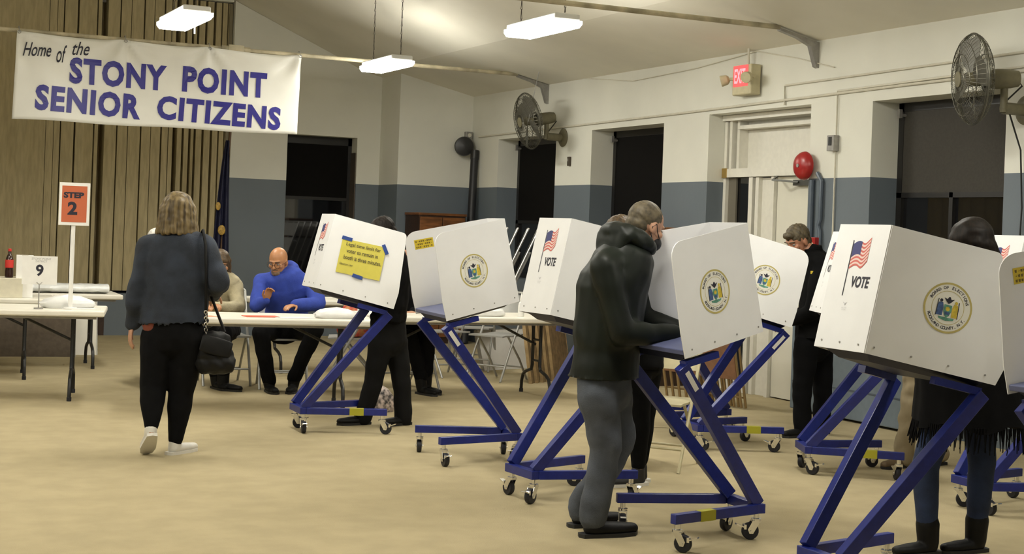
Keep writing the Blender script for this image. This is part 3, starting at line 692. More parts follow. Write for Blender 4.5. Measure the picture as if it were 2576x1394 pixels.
tR3 = dup(tM, (4.75, 13.7, 0), (0, 0, R(2)), 'cream folding table in the back row behind the seated black boots', GT)
# ------------------------------------------------------------------ folding chairs
CHS = mat('chair_steel_beige', (.50, .45, .28), .4, .1, noise=.05); CHG = mat('chair_steel_grey', (.40, .40, .38), .4, .4, noise=.05); CHB = mat('chair_brown', (.22, .11, .06), .5, noise=.1); CHBL = mat('chair_leg_bronze', (.34, .24, .12), .35, .6)
def chair(label, m1, m2, loc, rz, group=None):
    """seat faces +x; seat 0.44 m high"""
    t = thing('folding_chair', label, 'chair', loc, rz, group)
    W_ = .20
    for s in (-1, 1):
        G().tube([(.24, s * W_, 0), (.10, s * W_, .28), (-.06, s * W_, .56), (-.17, s * W_, .80)], .0115, 8).build('front_leg', m2, t, True)
        G().tube([(-.24, s * (W_ - .025), 0), (-.10, s * (W_ - .025), .20), (.10, s * (W_ - .025), .42)], .0105, 8).build('rear_leg', m2, t, True)
    G().tube([(-.17, -W_, .80), (-.175, -W_ * .8, .825), (-.175, W_ * .8, .825), (-.17, W_, .80)], .0115, 8).build('back_rail', m2, t, True)
    G().cyl((.17, -W_, .14), (.17, W_, .14), .008, n=8).build('cross_bar', m2, t, True)
    G().cyl((-.16, -W_ + .03, .12), (-.16, W_ - .03, .12), .008, n=8).build('cross_bar', m2, t, True)
    g = G()
    vs = []
    for k in range(7):
        a = k / 6; x = -.18 + .40 * a
        for yy in (-1, 1):
            wv = (.165 + .03 * a) * yy; z = .435 + .008 * sin(a * pi) * -1 + (.0 if a < .9 else -.008)
            vs += [V((x, wv, z)), V((x, wv, z - .014))]
    fs = []
    for k in range(6):
        o = k * 4; fs += [(o, o + 4, o + 6, o + 2), (o + 1, o + 3, o + 7, o + 5), (o, o + 1, o + 5, o + 4), (o + 2, o + 6, o + 7, o + 3)]
    fs += [(0, 2, 3, 1), (24, 25, 27, 26)]
    g.add(vs, fs).build('seat', m1, t, True)
    g = G(); vs = []
    for k in range(9):
        a = -1 + 2 * k / 8; bow = .02 * (1 - a * a)
        for z, x in ((.62, -.098), (.80, -.172)):
            vs += [V((x - bow, a * .19, z)), V((x - bow - .008, a * .19, z))]
    fs = []
    for k in range(8):
        o = k * 4; fs += [(o, o + 4, o + 6, o + 2), (o + 1, o + 3, o + 7, o + 5), (o, o + 1, o + 5, o + 4), (o + 2, o + 6, o + 7, o + 3)]
    fs += [(0, 2, 3, 1), (32, 33, 35, 34)]
    g.add(vs, fs).build('backrest', m1, t, True)
    return t
GC = 'metal folding chairs'
ch = chair('beige metal folding chair standing empty behind the man in green', CHS, CHS, (4.80, 7.77, 0), R(219.7), GC); ch.scale = (.95, .95, .95)
c1 = chair('grey metal folding chair under the person in the royal blue hoodie', CHG, CHG, (3.75, 12.30, 0), R(-100), GC)
dup(c1, (3.33, 12.62, 0), (0, 0, R(-95)), 'grey metal folding chair under the person in the beige sweater', GC)
dup(c1, (2.92, 12.93, 0), (0, 0, R(-95)), 'grey metal folding chair under the white haired person', GC)
dup(c1, (4.82, 12.08, 0), (0, 0, R(-80)), 'grey metal folding chair under the person in black boots', GC)
dup(c1, (4.42, 12.35, 0), (0, 0, R(160)), 'grey metal folding chair with the red flowered bag on it', GC)
for x, y, a, lb in ((5.62, 13.1, 100, 'grey folding chair under the back row, left of the loose ones'), (6.15, 13.6, 60, 'grey folding chair with its legs toward the right wall windows'), (6.0, 12.7, 210, 'grey folding chair turned away, closest behind the right table')):
    dup(c1, (x, y, 0), (0, 0, R(a)), lb, GC)

# folded brown chairs leaning in a row by the door
def folded(label, m1, m2, loc, rot, group):
    t = thing('folded_chair', label, 'chair', loc, 0, group); t.rotation_euler = rot
    for s in (-1, 1):
        G().tube([(0, s * .20, .012), (0, s * .20, .90)], .0115, 8).build('front_leg', m2, t, True)
        G().tube([(.026, s * .175, .02), (.026, s * .175, .62)], .0105, 8).build('rear_leg', m2, t, True)
    G().b2((-.008, -.185, .66), (.012, .185, .88)).build('backrest', m1, t, bevel=.004)
    G().b2((.014, -.165, .26), (.036, .165, .64)).build('seat', m1, t, bevel=.004)
    G().cyl((0, -.2, .10), (0, .2, .10), .008, n=8).build('cross_bar', m2, t, True)
    G().cyl((0, -.2, .90), (0, .2, .90), .0115, n=8).build('back_rail', m2, t, True)
    return t
GF = 'brown folded chairs by the door'
f0 = folded('brown folded chair leaning in the row left of the exit door', CHB, CHBL, (7.05, 10.40, 0), (0, R(14), R(200)), GF)
for k in range(1, 7): dup(f0, (7.05 - .055 * k * .25, 10.40 + .0 + .085 * k, 0), (0, R(14), R(200)), 'brown folded chair leaning in the row left of the exit door', GF)
GS = 'silver folded chairs at the back'
f1 = folded('silver folded chair leaning beside the far booth screen', CHG, mat('bright_steel', (.6, .6, .58), .3, .7), (6.45, 14.4, .62), (0, R(24), R(-25)), GS)
for k in range(1, 4): dup(f1, (6.45 + .11 * k, 14.4 - .03 * k, .62), (0, R(24), R(-25)), 'silver folded chair leaning beside the far booth screen', GS)
sh = thing('chair_cart', 'pale low cart carrying the silver folded chairs', 'cart', (6.75, 14.4, 0), R(-15))
G().b2((-.5, -.28, .52), (.55, .28, .60)).build('deck', PLASTW, sh, bevel=.01)
for a in (-.45, .5):
    for b_ in (-.23, .23): G().beam((a, b_, .0), (a, b_, .52), .03, .03).build('leg', GREYM, sh)
# boards leaning by the right wall
def board(label, loc, w_, h_, lean, rz, m, th=.035, grp=None, edge=GREYM):
    t = thing('leaning_board', label, 'board', loc, rz, grp); t.rotation_euler = (R(lean), 0, rz)
    G().b2((-w_ / 2, 0, 0), (w_ / 2, th, h_)).build('panel', m, t, bevel=.003)
    G().b2((-w_ / 2 - .006, -.004, -.0), (-w_ / 2, th + .004, h_)).b2((w_ / 2, -.004, 0), (w_ / 2 + .006, th + .004, h_)).b2((-w_ / 2, -.004, h_), (w_ / 2, th + .004, h_ + .006)).build('edge_strip', edge, t)
    return t
GB = 'brown boards leaning behind the right table'
for k in range(5): board(['brown raw board leaning foremost in the pile behind the man in green', 'second brown raw board in the leaning pile', 'third brown raw board in the leaning pile', 'fourth brown raw board in the leaning pile', 'rearmost brown raw board in the leaning pile'][k],
                         (6.36 + .085 * k, 12.50 + .05 * k, 0), .62, .66 - .02 * (k % 2), 0, R(48), BOARD, .022, GB, mat('board_edge', (.33, .23, .11), .7, noise=.2)).rotation_euler = (R(-9), 0, R(48))
board('white panel leaning low under the right end table', (6.55, 13.6, 0), .7, .42, -18, R(20), PAPER)
GLT = 'folded tables leaning behind the left tables'
board('brown folded table leaning foremost under the STEP 2 table', (1.75, 15.2, 0), 1.5, .55, -16, R(-4), mat('table_underside', (.10, .075, .05), .7, noise=.15), .05, GLT)
board('cream edged folded table leaning second under the STEP 2 table', (2.02, 15.38, 0), 1.45, .56, -18, R(-4), PLASTW, .05, GLT)

# wooden cabinets
def cabinet(label, lo, hi, side, loc=(0, 0)):
    c = ((lo[0] + hi[0]) / 2, (lo[1] + hi[1]) / 2, lo[2]); s = [(b - a) / 2 for a, b in zip(lo, hi)]
    t = thing('wooden_cabinet', label, 'cabinet', c); H = hi[2] - lo[2]
    G().b2((-s[0], -s[1], 0), (s[0], s[1], H - .03)).build('carcass', WOODD, t)
    G().b2((-s[0] - .012, -s[1] - .015, H - .03), (s[0] + .012, s[1], H)).build('top', WOOD, t, bevel=.004)
    if side == 'y':
        for q in (-1, 1): d_ = G().b2((min(q * .005, q * (s[0] - .01)), -s[1] - .016, .08), (max(q * .005, q * (s[0] - .01)), -s[1], H - .05)).build('door', WOOD, t, bevel=.004); G().cyl((q * .04, -s[1] - .03, H * .6), (q * .04, -s[1] - .015, H * .6), .012).build('knob', GREYM, d_)
    else:
        for q in (-1, 1): d_ = G().b2((-s[0] - .016, min(q * .005, q * (s[1] - .01)), .08), (-s[0], max(q * .005, q * (s[1] - .01)), H - .05)).build('door', WOOD, t, bevel=.004); G().cyl((-s[0] - .03, q * .04, H * .6), (-s[0] - .015, q * .04, H * .6), .012).build('knob', GREYM, d_)
    return t
cabinet('brown wooden cabinet against the back wall behind the left booths', (6.78, 16.75, 0), (7.40, 17.20, 1.60), 'y')
cabinet('orange brown wooden cabinet behind the man in green by the window', (7.22, 11.95, 0), (7.62, 12.75, 1.50), 'x')

# ------------------------------------------------------------------ things on the tables
def on(tb, x, y, z=.69): return tb.matrix_basis @ V((x, y, z))
bpy.context.view_layer.update()
def bag(label, loc, s, rz, seed, cat='bag', m=BAGW):
    r_ = random.Random(seed); g = G(); rs = []; n = 18
    for k in range(9):
        a = k / 8; hgt = s[2] * a; f_ = (sin(pi * min(1, .28 + a * .72)) ** .55)
        rs.append([V((s[0] / 2 * f_ * (abs(cos(2 * pi * i / n)) ** .6) * (1 if cos(2 * pi * i / n) > 0 else -1) * r_.uniform(.9, 1.06), s[1] / 2 * f_ * (abs(sin(2 * pi * i / n)) ** .6) * (1 if sin(2 * pi * i / n) > 0 else -1) * r_.uniform(.9, 1.06), hgt * r_.uniform(.93, 1.03))) for i in range(n)])
    g.loft(rs); t = g.build('plastic_bag', m, None, True, ang=60); t.location = loc; t.rotation_euler.z = rz
    return tag(t, label, cat)
bag('crumpled white plastic bag at the foot of the STEP 2 pole', (1.88, 11.80, .691), (.42, .22, .10), .1, 3)
bag('crumpled white plastic bag in front of the man in blue', on(tM, .62, -.12, .691), (.34, .2, .085), 0, 4)
bag('white plastic bag on the table behind the second booth', on(tM2, .10, -.16, .691), (.36, .2, .09), 0, 5)
bag('flat white plastic bundle left of the bottle on the right table', on(tM2, -.28, -.1, .691), (.30, .24, .035), 0, 6)
for i, (x, y, sx, lb) in enumerate(((-.05, -.12, .75, 'long clear plastic wrapped white roll, right end of the rear table'), (-.62, -.15, .55, 'plastic wrapped white bundle beside the number nine sign'))):
    g = G(); rs = []; n = 14; rr = random.Random(i)
    for k in range(22): rs.append([V((-sx / 2 + sx * k / 21, .14 * cos(2 * pi * j / n) * rr.uniform(.92, 1.05), .045 + .044 * sin(2 * pi * j / n) * rr.uniform(.9, 1.05))) for j in range(n)])
    o = g.loft(rs).build('wrapped_roll', mat('clear_wrap', (.72, .73, .72), .22, noise=.06, nscale=12, bump=.4, bscale=30), None, True, ang=60)
    o.location = on(tR2, x + .48, y, .691); o.rotation_euler.z = R(-3); tag(o, lb, 'wrapped roll')
# STEP 2 sign
s2 = thing('step_sign', 'orange STEP 2 sign on a white pole standing on the left table', 'sign', (1.868, 11.62, .692))
G().cyl((0, 0, 0), (0, 0, .012), .05, n=20).build('base', PAPER, s2, True)
G().cyl((0, 0, .01), (.0, 0, .66), .0165, n=14).build('pole', PAPER, s2, True)
face = R(-14)
Ms = Matrix.Rotation(face, 4, 'Z') @ frame((.005, -.022, .80), (1, 0, 0), (0, 0, 1), (0, -1, 0))
bd = G().box((0, 0, 0), (.225, .325, .008), M=Ms).build('board', PAPER, s2, bevel=.002)
G().flat([(-.092, -.138), (.092, -.138), (.092, .138), (-.092, .138)], Ms @ Matrix.Translation((0, 0, .0052))).build('orange_card', mat('orange_print', (.52, .125, .05), .6), bd)
g = G(); g.text('STEP', 1, Ms @ Matrix.Translation((-.005, .068, .0065)), bold=.05, cap=.046, fit=.150); g.build('lettering', INK, bd); g = G(); g.text('2', 1, Ms @ Matrix.Translation((-.012, -.032, .0065)), bold=.04, cap=.10, fit=.072); g.build('number', INK, bd)
# number nine sign on wire holder
s9 = thing('number_sign', 'white number nine sign on a wire stand on the left table', 'sign', (1.635, 11.62, .692))
G().cyl((0, 0, 0), (0, 0, .006), .035, n=16).cyl((0, 0, 0), (0, 0, .19), .004, n=8).tube([(-.02, -.006, .20), (0, -.006, .18), (.02, -.006, .20)], .003).build('wire_stand', GREYM, s9, True)
M9 = Matrix.Rotation(R(-14), 4, 'Z') @ frame((-.0, 0, .29), (1, 0, 0), (0, 0, 1), (0, -1, 0))
c9 = G().box((0, 0, 0), (.255, .215, .006), M=M9).build('card', PAPER, s9)
g = G(); g.text('9', .115, M9 @ Matrix.Translation((.0, -.005, .004)), bold=.03); g.build('number', INK, c9)
g = G(); g.text('STONY POINT', .022, M9 @ Matrix.Translation((.01, .086, .004)), bold=.0); g.text('DISTRICT', .02, M9 @ Matrix.Translation((.01, .066, .004)), bold=.0); g.build('heading', mat('grey_print', (.3, .3, .3), .6), c9)
# boxes, bottle
def carton(label, loc, d, rz, m, cat='box'):
    t = thing('carton', label, cat, loc, rz)
    G().b2((-d[0] / 2, -d[1] / 2, 0), (d[0] / 2, d[1] / 2, d[2])).build('body', m, t, bevel=.003)
    G().b2((-.025, -d[1] / 2 - .001, d[2] - .001), (.025, d[1] / 2 + .001, d[2] + .001)).build('tape_strip', mat('clear_tape', (.6, .58, .5), .3), t)
    return t
cb = carton('cream carton under the soda bottle on the rear table', (1.42, 13.32, .691), (.62, .40, .165), R(-6), mat('cream_card', (.62, .58, .45), .7, noise=.04))
carton('small white carton standing just left of the number nine sign', (1.735, 13.22, .691), (.14, .12, .36), R(-6), PAPER)
carton('white carton lying behind the second booth on the back row table', on(tR3, -.55, -.1, .691), (.4, .3, .14), R(4), PAPER)
carton('white carton at the right end of the back row table', on(tR3, .72, .05, .691), (.22, .3, .2), R(4), PAPER)
bo = thing('soda_bottle', 'dark soda bottle with red label and red cap on the cream carton', 'bottle', (1.607, 13.2, .857))
G().lathe([(.028, 0), (.034, .006), (.034, .055), (.031, .075), (.034, .10), (.034, .145), (.026, .175), (.013, .205), (.012, .225)], n=20).build('bottle_body', mat('cola', (.03, .012, .008), .08, spec=.7), bo, True)
G().lathe([(.0348, .085), (.0352, .09), (.0352, .148), (.0348, .153)], n=20).build('label', mat('red_label', (.62, .04, .03), .4), bo, True)
G().lathe([(.014, .224), (.0145, .226), (.0145, .244), (.012, .247)], n=16).build('cap', mat('red_cap', (.6, .03, .03), .4), bo, True)
def pump(label, loc):
    t = thing('squeeze_bottle', label, 'bottle', loc)
    G().lathe([(.024, 0), (.027, .005), (.027, .09), (.022, .115), (.011, .125), (.011, .14)], n=18).build('bottle_body', PAPER, t, True)
    G().lathe([(.012, .14), (.012, .152), (.004, .19), (.003, .2)], n=12).build('nozzle', PAPER, t, True)
pump('small white squeeze bottle right of the bag in front of the man in blue', on(tM, .83, .02, .691))
pump('small white squeeze bottle on the right table near the flag booth', on(tM2, .42, -.2, .691))
w_ = thing('number_sign', 'white sign on a thin wire stand partly behind the leftmost booth', 'sign', on(tM, .78, -.28, .692))
G().cyl((0, 0, 0), (0, 0, .006), .035, n=16).cyl((0, 0, 0), (0, 0, .19), .004, n=8).build('wire_stand', GREYM, w_, True)
G().box((.03, 0, .29), (.255, .006, .2)).build('card', PAPER, w_)
fc = thing('flag_card', 'small card printed with flag colours behind the slanted blue legs', 'card', on(tM2, -.72, -.12, .691))
G().box((0, 0, .06), (.20, .006, .12), (.0, 0, .1)).build('card', PAPER, fc)
G().flat([(-.06, .04), (.0, .05), (.0, .11), (-.06, .11)], frame((0, -.0045, 0), (1, .1, 0), (0, 0, 1), (.1, -1, 0))).build('blue_patch', FBLUE, fc)
G().flat([(-.09, .01), (.09, .01), (.09, .028), (-.09, .028)], frame((0, -.0045, 0), (1, .1, 0), (0, 0, 1), (.1, -1, 0))).build('red_stripe', FRED, fc)
for i, (tb, x, y, m, lb) in enumerate(((tL, -.15, -.2, ORANGE, 'orange red card lying at the left end of the STEP 2 table'), (tM, .05, -.12, ORANGE, 'orange red card on the table under the hand of the man in blue'), (tM, -.42, -.25, mat('pale_orange', (.75, .42, .28), .6), 'pale orange sheet on the table by the beige sweater'), (tM, .30, -.2, PAPER, 'loose white sheet on the table in front of the man in blue'), (tL, .72, -.1, PAPER, 'loose white sheet at the right end of the STEP 2 table'))):
    o = G().b2((-.13, -.09, 0), (.13, .09, .003)).build('paper_sheet', m); o.location = on(tb, x, y, .6905); o.rotation_euler.z = R(-12 + 9 * i); tag(o, lb, 'paper')
# flowered bag on the chair
FLOR = mat('floral_print', (.55, .04, .05), .7, col2=(.62, .30, .10), nscale=26)
o = bag('red flowered bag on the chair right of the man in blue', (4.42, 12.33, .437), (.34, .2, .34), .3, 9, 'bag', FLOR); o.name = 'tote_bag'
o = bag('small red and white patterned bag on the floor behind the black boots', (4.02, 10.55, 0), (.2, .14, .2), .3, 11, 'bag', mat('floral_small', (.03, .03, .03), .7, col2=(.66, .55, .5), nscale=30)); o.name = 'tote_bag'
# flag on its pole
fg = thing('state_flag', 'dark navy flag with gold fringe hanging from a pole beside the stage', 'flag', (4.44, 17.25, 0))
G().lathe([(.16, 0), (.16, .02), (.06, .05), (.03, .10), (.02, .11)], n=24).build('base', mat('brass', (.5, .35, .12), .3, .9), fg, True)
G().cyl((0, 0, .08), (.10, 0, 2.50), .016, n=12).build('pole', mat('flag_pole_wood', (.10, .05, .02), .4), fg, True)
g = G().ell((.10, 0, 2.53), (.025, .025, .03))
g.add([V((.10 + a, 0, 2.54 + b)) for a, b in ((0, 0), (-.06, .06), (-.075, .02), (-.02, -.01))] + [V((.10 + a, .012, 2.54 + b)) for a, b in ((0, 0), (-.06, .06), (-.075, .02), (-.02, -.01))], [(0, 1, 2, 3), (7, 6, 5, 4), (0, 4, 5, 1), (1, 5, 6, 2), (2, 6, 7, 3)])
g.add([V((.10 + a, 0, 2.54 + b)) for a, b in ((0, 0), (.06, .06), (.075, .02), (.02, -.01))] + [V((.10 + a, .012, 2.54 + b)) for a, b in ((0, 0), (.06, .06), (.075, .02), (.02, -.01))], [(3, 2, 1, 0), (4, 5, 6, 7), (0, 1, 5, 4), (1, 2, 6, 5), (2, 3, 7, 6)])
g.build('eagle_finial', mat('brass', (.5, .35, .12)), fg)
g = G(); vs = []; nx, nz = 22, 24
for j in range(nz + 1):
    b = j / nz
    for i in range(nx + 1):
        a = i / nx; wd = .05 + .23 * b ** .8
        fold = sin(a * 15 + b * 1.5) * (.012 + .03 * b)
        vs.append(V((.085 - .05 * b - wd * .85 * a + .10 * b, -.03 + fold, 2.36 - 1.42 * b - .22 * a * b + .18 * (1 - a) * b * 0)))
fs = [(j * (nx + 1) + i, j * (nx + 1) + i + 1, (j + 1) * (nx + 1) + i + 1, (j + 1) * (nx + 1) + i) for j in range(nz) for i in range(nx)]
o = g.add(vs, fs).build('cloth', mat('navy_cloth', (.008, .009, .035), .6, noise=.1), fg, True, ang=80); m_ = o.modifiers.new('thick', 'SOLIDIFY'); m_.thickness = .003
G().ell((.02, -.065, 1.30), (.045, .014, .06)).ell((-.03, -.06, 1.58), (.03, .01, .05)).build('emblem', mat('gold_embroidery', (.42, .26, .05), .6, noise=.3, nscale=50), o, True)

# ------------------------------------------------------------------ people
def remeshed(name, g, m, parent, vox, smooth=3, disp=0, dsc=.1, seed=0):
    me = g.mesh(name, m); o = bpy.data.objects.new(name, me); COL.objects.link(o)
    rm = o.modifiers.new('r', 'REMESH'); rm.mode = 'VOXEL'; rm.voxel_size = vox; rm.use_smooth_shade = True
    s_ = o.modifiers.new('s', 'SMOOTH'); s_.factor = .5; s_.iterations = smooth
    dg = bpy.context.evaluated_depsgraph_get(); dg.update()
    new = bpy.data.meshes.new_from_object(o.evaluated_get(dg)); new.name = name
    if disp:
        n = len(new.vertices); co = np.empty(n * 3); new.vertices.foreach_get('co', co); co = co.reshape(-1, 3)
        no = np.empty(n * 3); new.vertices.foreach_get('normal', no); no = no.reshape(-1, 3)
        rg = np.random.RandomState(seed); f = np.zeros(n)
        for k in range(9):
            kv = rg.normal(size=3); kv[2] *= 1.6; kv /= np.linalg.norm(kv); fr = 2 * pi / (dsc * rg.uniform(.6, 1.8))
            f += np.sin(co @ kv * fr + rg.uniform(0, 6) + 1.7 * np.sin(co @ rg.normal(size=3) * 9)) * rg.uniform(.5, 1)
        f = np.tanh(f / 2.2)
        co += no * (f * disp)[:, None]; new.vertices.foreach_set('co', co.ravel()); new.update()
    new.materials.clear(); new.materials.append(m)
    new.polygons.foreach_set('use_smooth', [True] * len(new.polygons))
    bpy.data.objects.remove(o); bpy.data.meshes.remove(me)
    return link(name, new, parent)
SKIN = mat('skin_fair', (.50, .27, .17), .5, noise=.08, nscale=12)
SKIN2 = mat('skin_warm', (.47, .22, .10), .42, noise=.08, nscale=12)
SKIN3 = mat('skin_ruddy', (.42, .19, .11), .5, noise=.1, nscale=12)
def hand_prims(g, w, d, pn, curl, sc_=1.0, thumb=1):
    """w wrist, d finger direction, pn palm normal (palm side), thumb side = cross(d, pn) * thumb"""
    w, d, pn = V(w), V(d).normalized(), V(pn); pn = (pn - d * pn.dot(d)).normalized(); s = d.cross(pn) * thumb
    g.cap(w, w + d * .05 * sc_, (.026 * sc_, .017 * sc_), (.037 * sc_, .014 * sc_), side=s)
    g.cap(w + d * .04 * sc_, w + d * .082 * sc_, (.038 * sc_, .014 * sc_), (.036 * sc_, .012 * sc_), side=s)
    for k, (off, ln) in enumerate(((.030, .070), (.010, .080), (-.010, .074), (-.029, .058))):
        p = w + d * .082 * sc_ + s * off * sc_; a = 0
        for j, fr in enumerate((.45, .32, .23)):
            a += curl * (.8 + .1 * k) * (.7, 1, .8)[j]; dd = d * cos(a) + pn * sin(a); q = p + dd * ln * fr * sc_
            g.cap(p, q, (.0088 - .0009 * j) * sc_, (.0082 - .0009 * j) * sc_, n=10); p = q
    p = w + d * .022 * sc_ + s * .026 * sc_
    for j, (ln, aa) in enumerate(((.042, .75), (.032, .45), (.024, .2))):
        dd = (d * cos(aa) + s * sin(aa) + pn * (.25 + .5 * curl * (j > 0))).normalized(); q = p + dd * ln * sc_
        g.cap(p, q, (.0115 - .0012 * j) * sc_, (.0105 - .0012 * j) * sc_, n=10); p = q
def person(key, data, label, face, hup=(0, 0, 1), skin=SKIN, top=None, pants=None, shoes=None, hair=None, build=1.0, hem=None, hood=False, depth=1.0, tdsc=.16, shoe_k=1.0, group=None,
           hands=None, legr=1.0, boots=None, heel=None, mask=False, glasses=False, beard=False, extra=None, shoe_sole=None, tdisp=.006, waist=1.0, seated=False, neck_open=True, toe_dir=None):
    (bx, by), J = data; J = {k: V(v) for k, v in J.items()}; B = build
    t = thing('person', label, 'person', (bx, by, 0))
    f = V(face).normalized(); u = V(hup); u = (u - f * u.dot(f)).normalized(); sd = u.cross(f)      # left side of the head
    H = J['hea']; HM = Matrix((f, sd, u)).transposed()
    hp = lambda a, b, c: H + f * a + sd * b + u * c
    sh = (J['shL'] - J['shR']); shn = sh.normalized()
    # ---------------- body: one continuous skin
    g = G()
    g.ell(hp(-.012, 0, .022), (.094, .073, .090), M=HM, n=20, m=14)
    g.ell(hp(.022, 0, -.035), (.066, .060, .072), M=HM); g.ell(hp(.050, 0, -.082), (.032, .034, .026), M=HM)
    g.cap(hp(.080, 0, .010), hp(.100, 0, -.026), .009, .0125); g.ell(hp(.086, .012, -.030), (.009, .007, .006), M=HM); g.ell(hp(.086, -.012, -.030), (.009, .007, .006), M=HM)
    g.ell(hp(.072, 0, .022), (.018, .052, .011), M=HM); g.ell(hp(.082, 0, -.055), (.009, .023, .006), M=HM); g.ell(hp(.080, 0, -.066), (.009, .020, .006), M=HM)
    for s in (-1, 1):
        g.ell(hp(-.008, s * .073, -.012), (.018, .009, .031), M=HM); g.ell(hp(.058, s * .040, -.022), (.022, .022, .02), M=HM)
    g.cap(hp(-.035, 0, -.05), J['nec'] - (J['nec'] - J['che']) * .15, .052 * B, .060 * B)
    pel, che, nec = J['pel'], J['che'], J['nec']
    g.cap(che.lerp(nec, .55), che, (.12 * B, .075 * B), (.125 * B, .08 * B), side=shn); g.cap(che, pel + V((0, 0, .03)), (.125 * B, .08 * B), (.12 * B, .075 * B), side=shn)
    for s in 'LR':
        g.cap(nec.lerp(J['sh' + s], .35), J['sh' + s], .046 * B, .045 * B); g.cap(J['sh' + s], J['el' + s], .045 * B, .036 * B); g.cap(J['el' + s], J['wr' + s], .036 * B, .024)
        g.cap(J['hi' + s], J['kn' + s], .062 * B, .044 * B); g.cap(J['kn' + s], J['an' + s], .044 * B, .033)
        d = (J['wr' + s] - J['el' + s]).normalized(); hd = (hands or {}).get(s, {})
        hand_prims(g, J['wr' + s] + d * .01, hd.get('d', d), hd.get('pn', (0, 0, -1) if abs(d.z) < .7 else -shn if s == 'L' else shn), hd.get('curl', .45), .95, hd.get('thumb', 1 if s == 'L' else -1))
    remeshed('body', g, skin, t, .0055, 2)
    # eyes
    g = G()
    for s in (-1, 1): g.ell(hp(.071, s * .031, .0), (.0115, .012, .0075), M=HM, n=12, m=8); g.ell(hp(.0775, s * .031, -.001), (.0055, .0055, .0055), M=HM, n=10, m=6, mi=1)
    g.build('eyes', [mat('eye_white', (.30, .27, .24), .3), mat('iris', (.02, .012, .008), .2)], t, True)
    g = G()
    for s in (-1, 1): g.cap(hp(.086, s * .014, .022), hp(.076, s * .048, .024), .005, .004, n=8)
    g.build('eyebrows', mat('brow_' + key, hair[1].node_tree.nodes['Principled BSDF'].inputs[0].default_value[:3] if hair else (.1, .06, .04), .7), t, True)
    # ---------------- hair
    if hair:
        g = G(); st, hm = hair[0], hair[1]
        if st == 'short':
            g.ell(hp(-.020, 0, .036), (.094, .0775, .086), M=HM, n=20, m=14); g.ell(hp(-.052, 0, -.01), (.058, .068, .066), M=HM)
            remeshed('hair', g, hm, t, .006, 2, .002, .02)
        elif st == 'cropped':
            g.ell(hp(-.018, 0, .030), (.0925, .0755, .085), M=HM, n=20, m=14); g.ell(hp(-.050, 0, -.012), (.058, .064, .060), M=HM)
            remeshed('hair', g, hm, t, .006, 2, .001, .02)
        elif st == 'swept':
            g.ell(hp(-.018, 0, .040), (.098, .078, .086), M=HM, n=20, m=14); g.ell(hp(-.054, 0, -.015), (.056, .068, .07), M=HM); g.ell(hp(.062, 0, .072), (.045, .05, .028), M=HM)
            remeshed('hair', g, hm, t, .006, 2, .004, .03)
        elif st == 'bob':
            g.ell(hp(-.018, 0, .030), (.112, .096, .098), M=HM, n=22, m=16)
            for a in range(-7, 8):
                an_ = R(180 + a * 17); rr = V((cos(an_), sin(an_)))
                g.cap(hp(-.012 + .088 * rr.x, .080 * rr.y, .03), hp(-.020 + .108 * rr.x, .112 * rr.y, -.125 + .004 * (a % 3)), .028, .017, n=10)
            g.ell(hp(-.05, 0, -.06), (.07, .095, .075), M=HM)
            remeshed('hair', g, hm, t, .006, 3, .003, .035, 5)
        elif st == 'long':
            g.ell(hp(-.020, 0, .032), (.106, .088, .094), M=HM, n=22, m=16)
            for a in range(-6, 7):
                an_ = R(180 + a * 17); rr = V((cos(an_), sin(an_)))
                g.cap(hp(-.012 + .080 * rr.x, .072 * rr.y, .03), hp(-.025 + .095 * rr.x, .095 * rr.y, -.20), .026, .02, n=10)
            g.ell(hp(-.06, 0, -.11), (.065, .09, .12), M=HM)
            remeshed('hair', g, hm, t, .007, 3, .003, .04, 6)
    # ---------------- top
    if top:
        hemv = J['pel'].copy() if hem is None else V((pel.x, pel.y, hem)); g = G()
        cb = che.lerp(nec, .55)
        g.cap(nec + V((0, 0, -.018)), cb, (.080 * B, .072 * B), (.155 * B, .105 * B * depth), side=shn)
        g.cap(cb, che, (.165 * B, .115 * B * depth), (.178 * B * waist, .128 * B * depth), side=shn)
        g.cap(che, pel.lerp(che, .35), (.175 * B * waist, .128 * B * depth), (.172 * B * waist, .122 * B * depth), side=shn)
        g.loft([[q for q in g.ring(c, shn, V((0, 0, 1)).cross(shn), a * B, b * B * depth, 24)] for c, a, b in ((pel.lerp(che, .45), .165 * waist, .118), (pel.lerp(hemv, .35), .172 * waist, .124), (hemv, .180 * waist, .132))])
        for s in 'LR':
            g.cap(nec.lerp(J['sh' + s], .30) + V((0, 0, -.02)), J['sh' + s], .070 * B, .068 * B); g.cap(J['sh' + s], J['el' + s], .068 * B, .058 * B); g.cap(J['el' + s], J['wr' + s], .058 * B, .044 * B)
        remeshed('jacket' if top[1] == 'j' else 'sweater', g, top[0], t, .0105, 4, tdisp, tdsc, len(key))
        g = G(); g.lathe([(.060 * B, -.02), (.070 * B, .0), (.066 * B, .052), (.056 * B, .048)], nec + V((0, 0, -.012)) * 1, (nec - che).normalized() * .3 + u * .7 - f * .1, 24)
        g.build('collar', top[0], t, True)
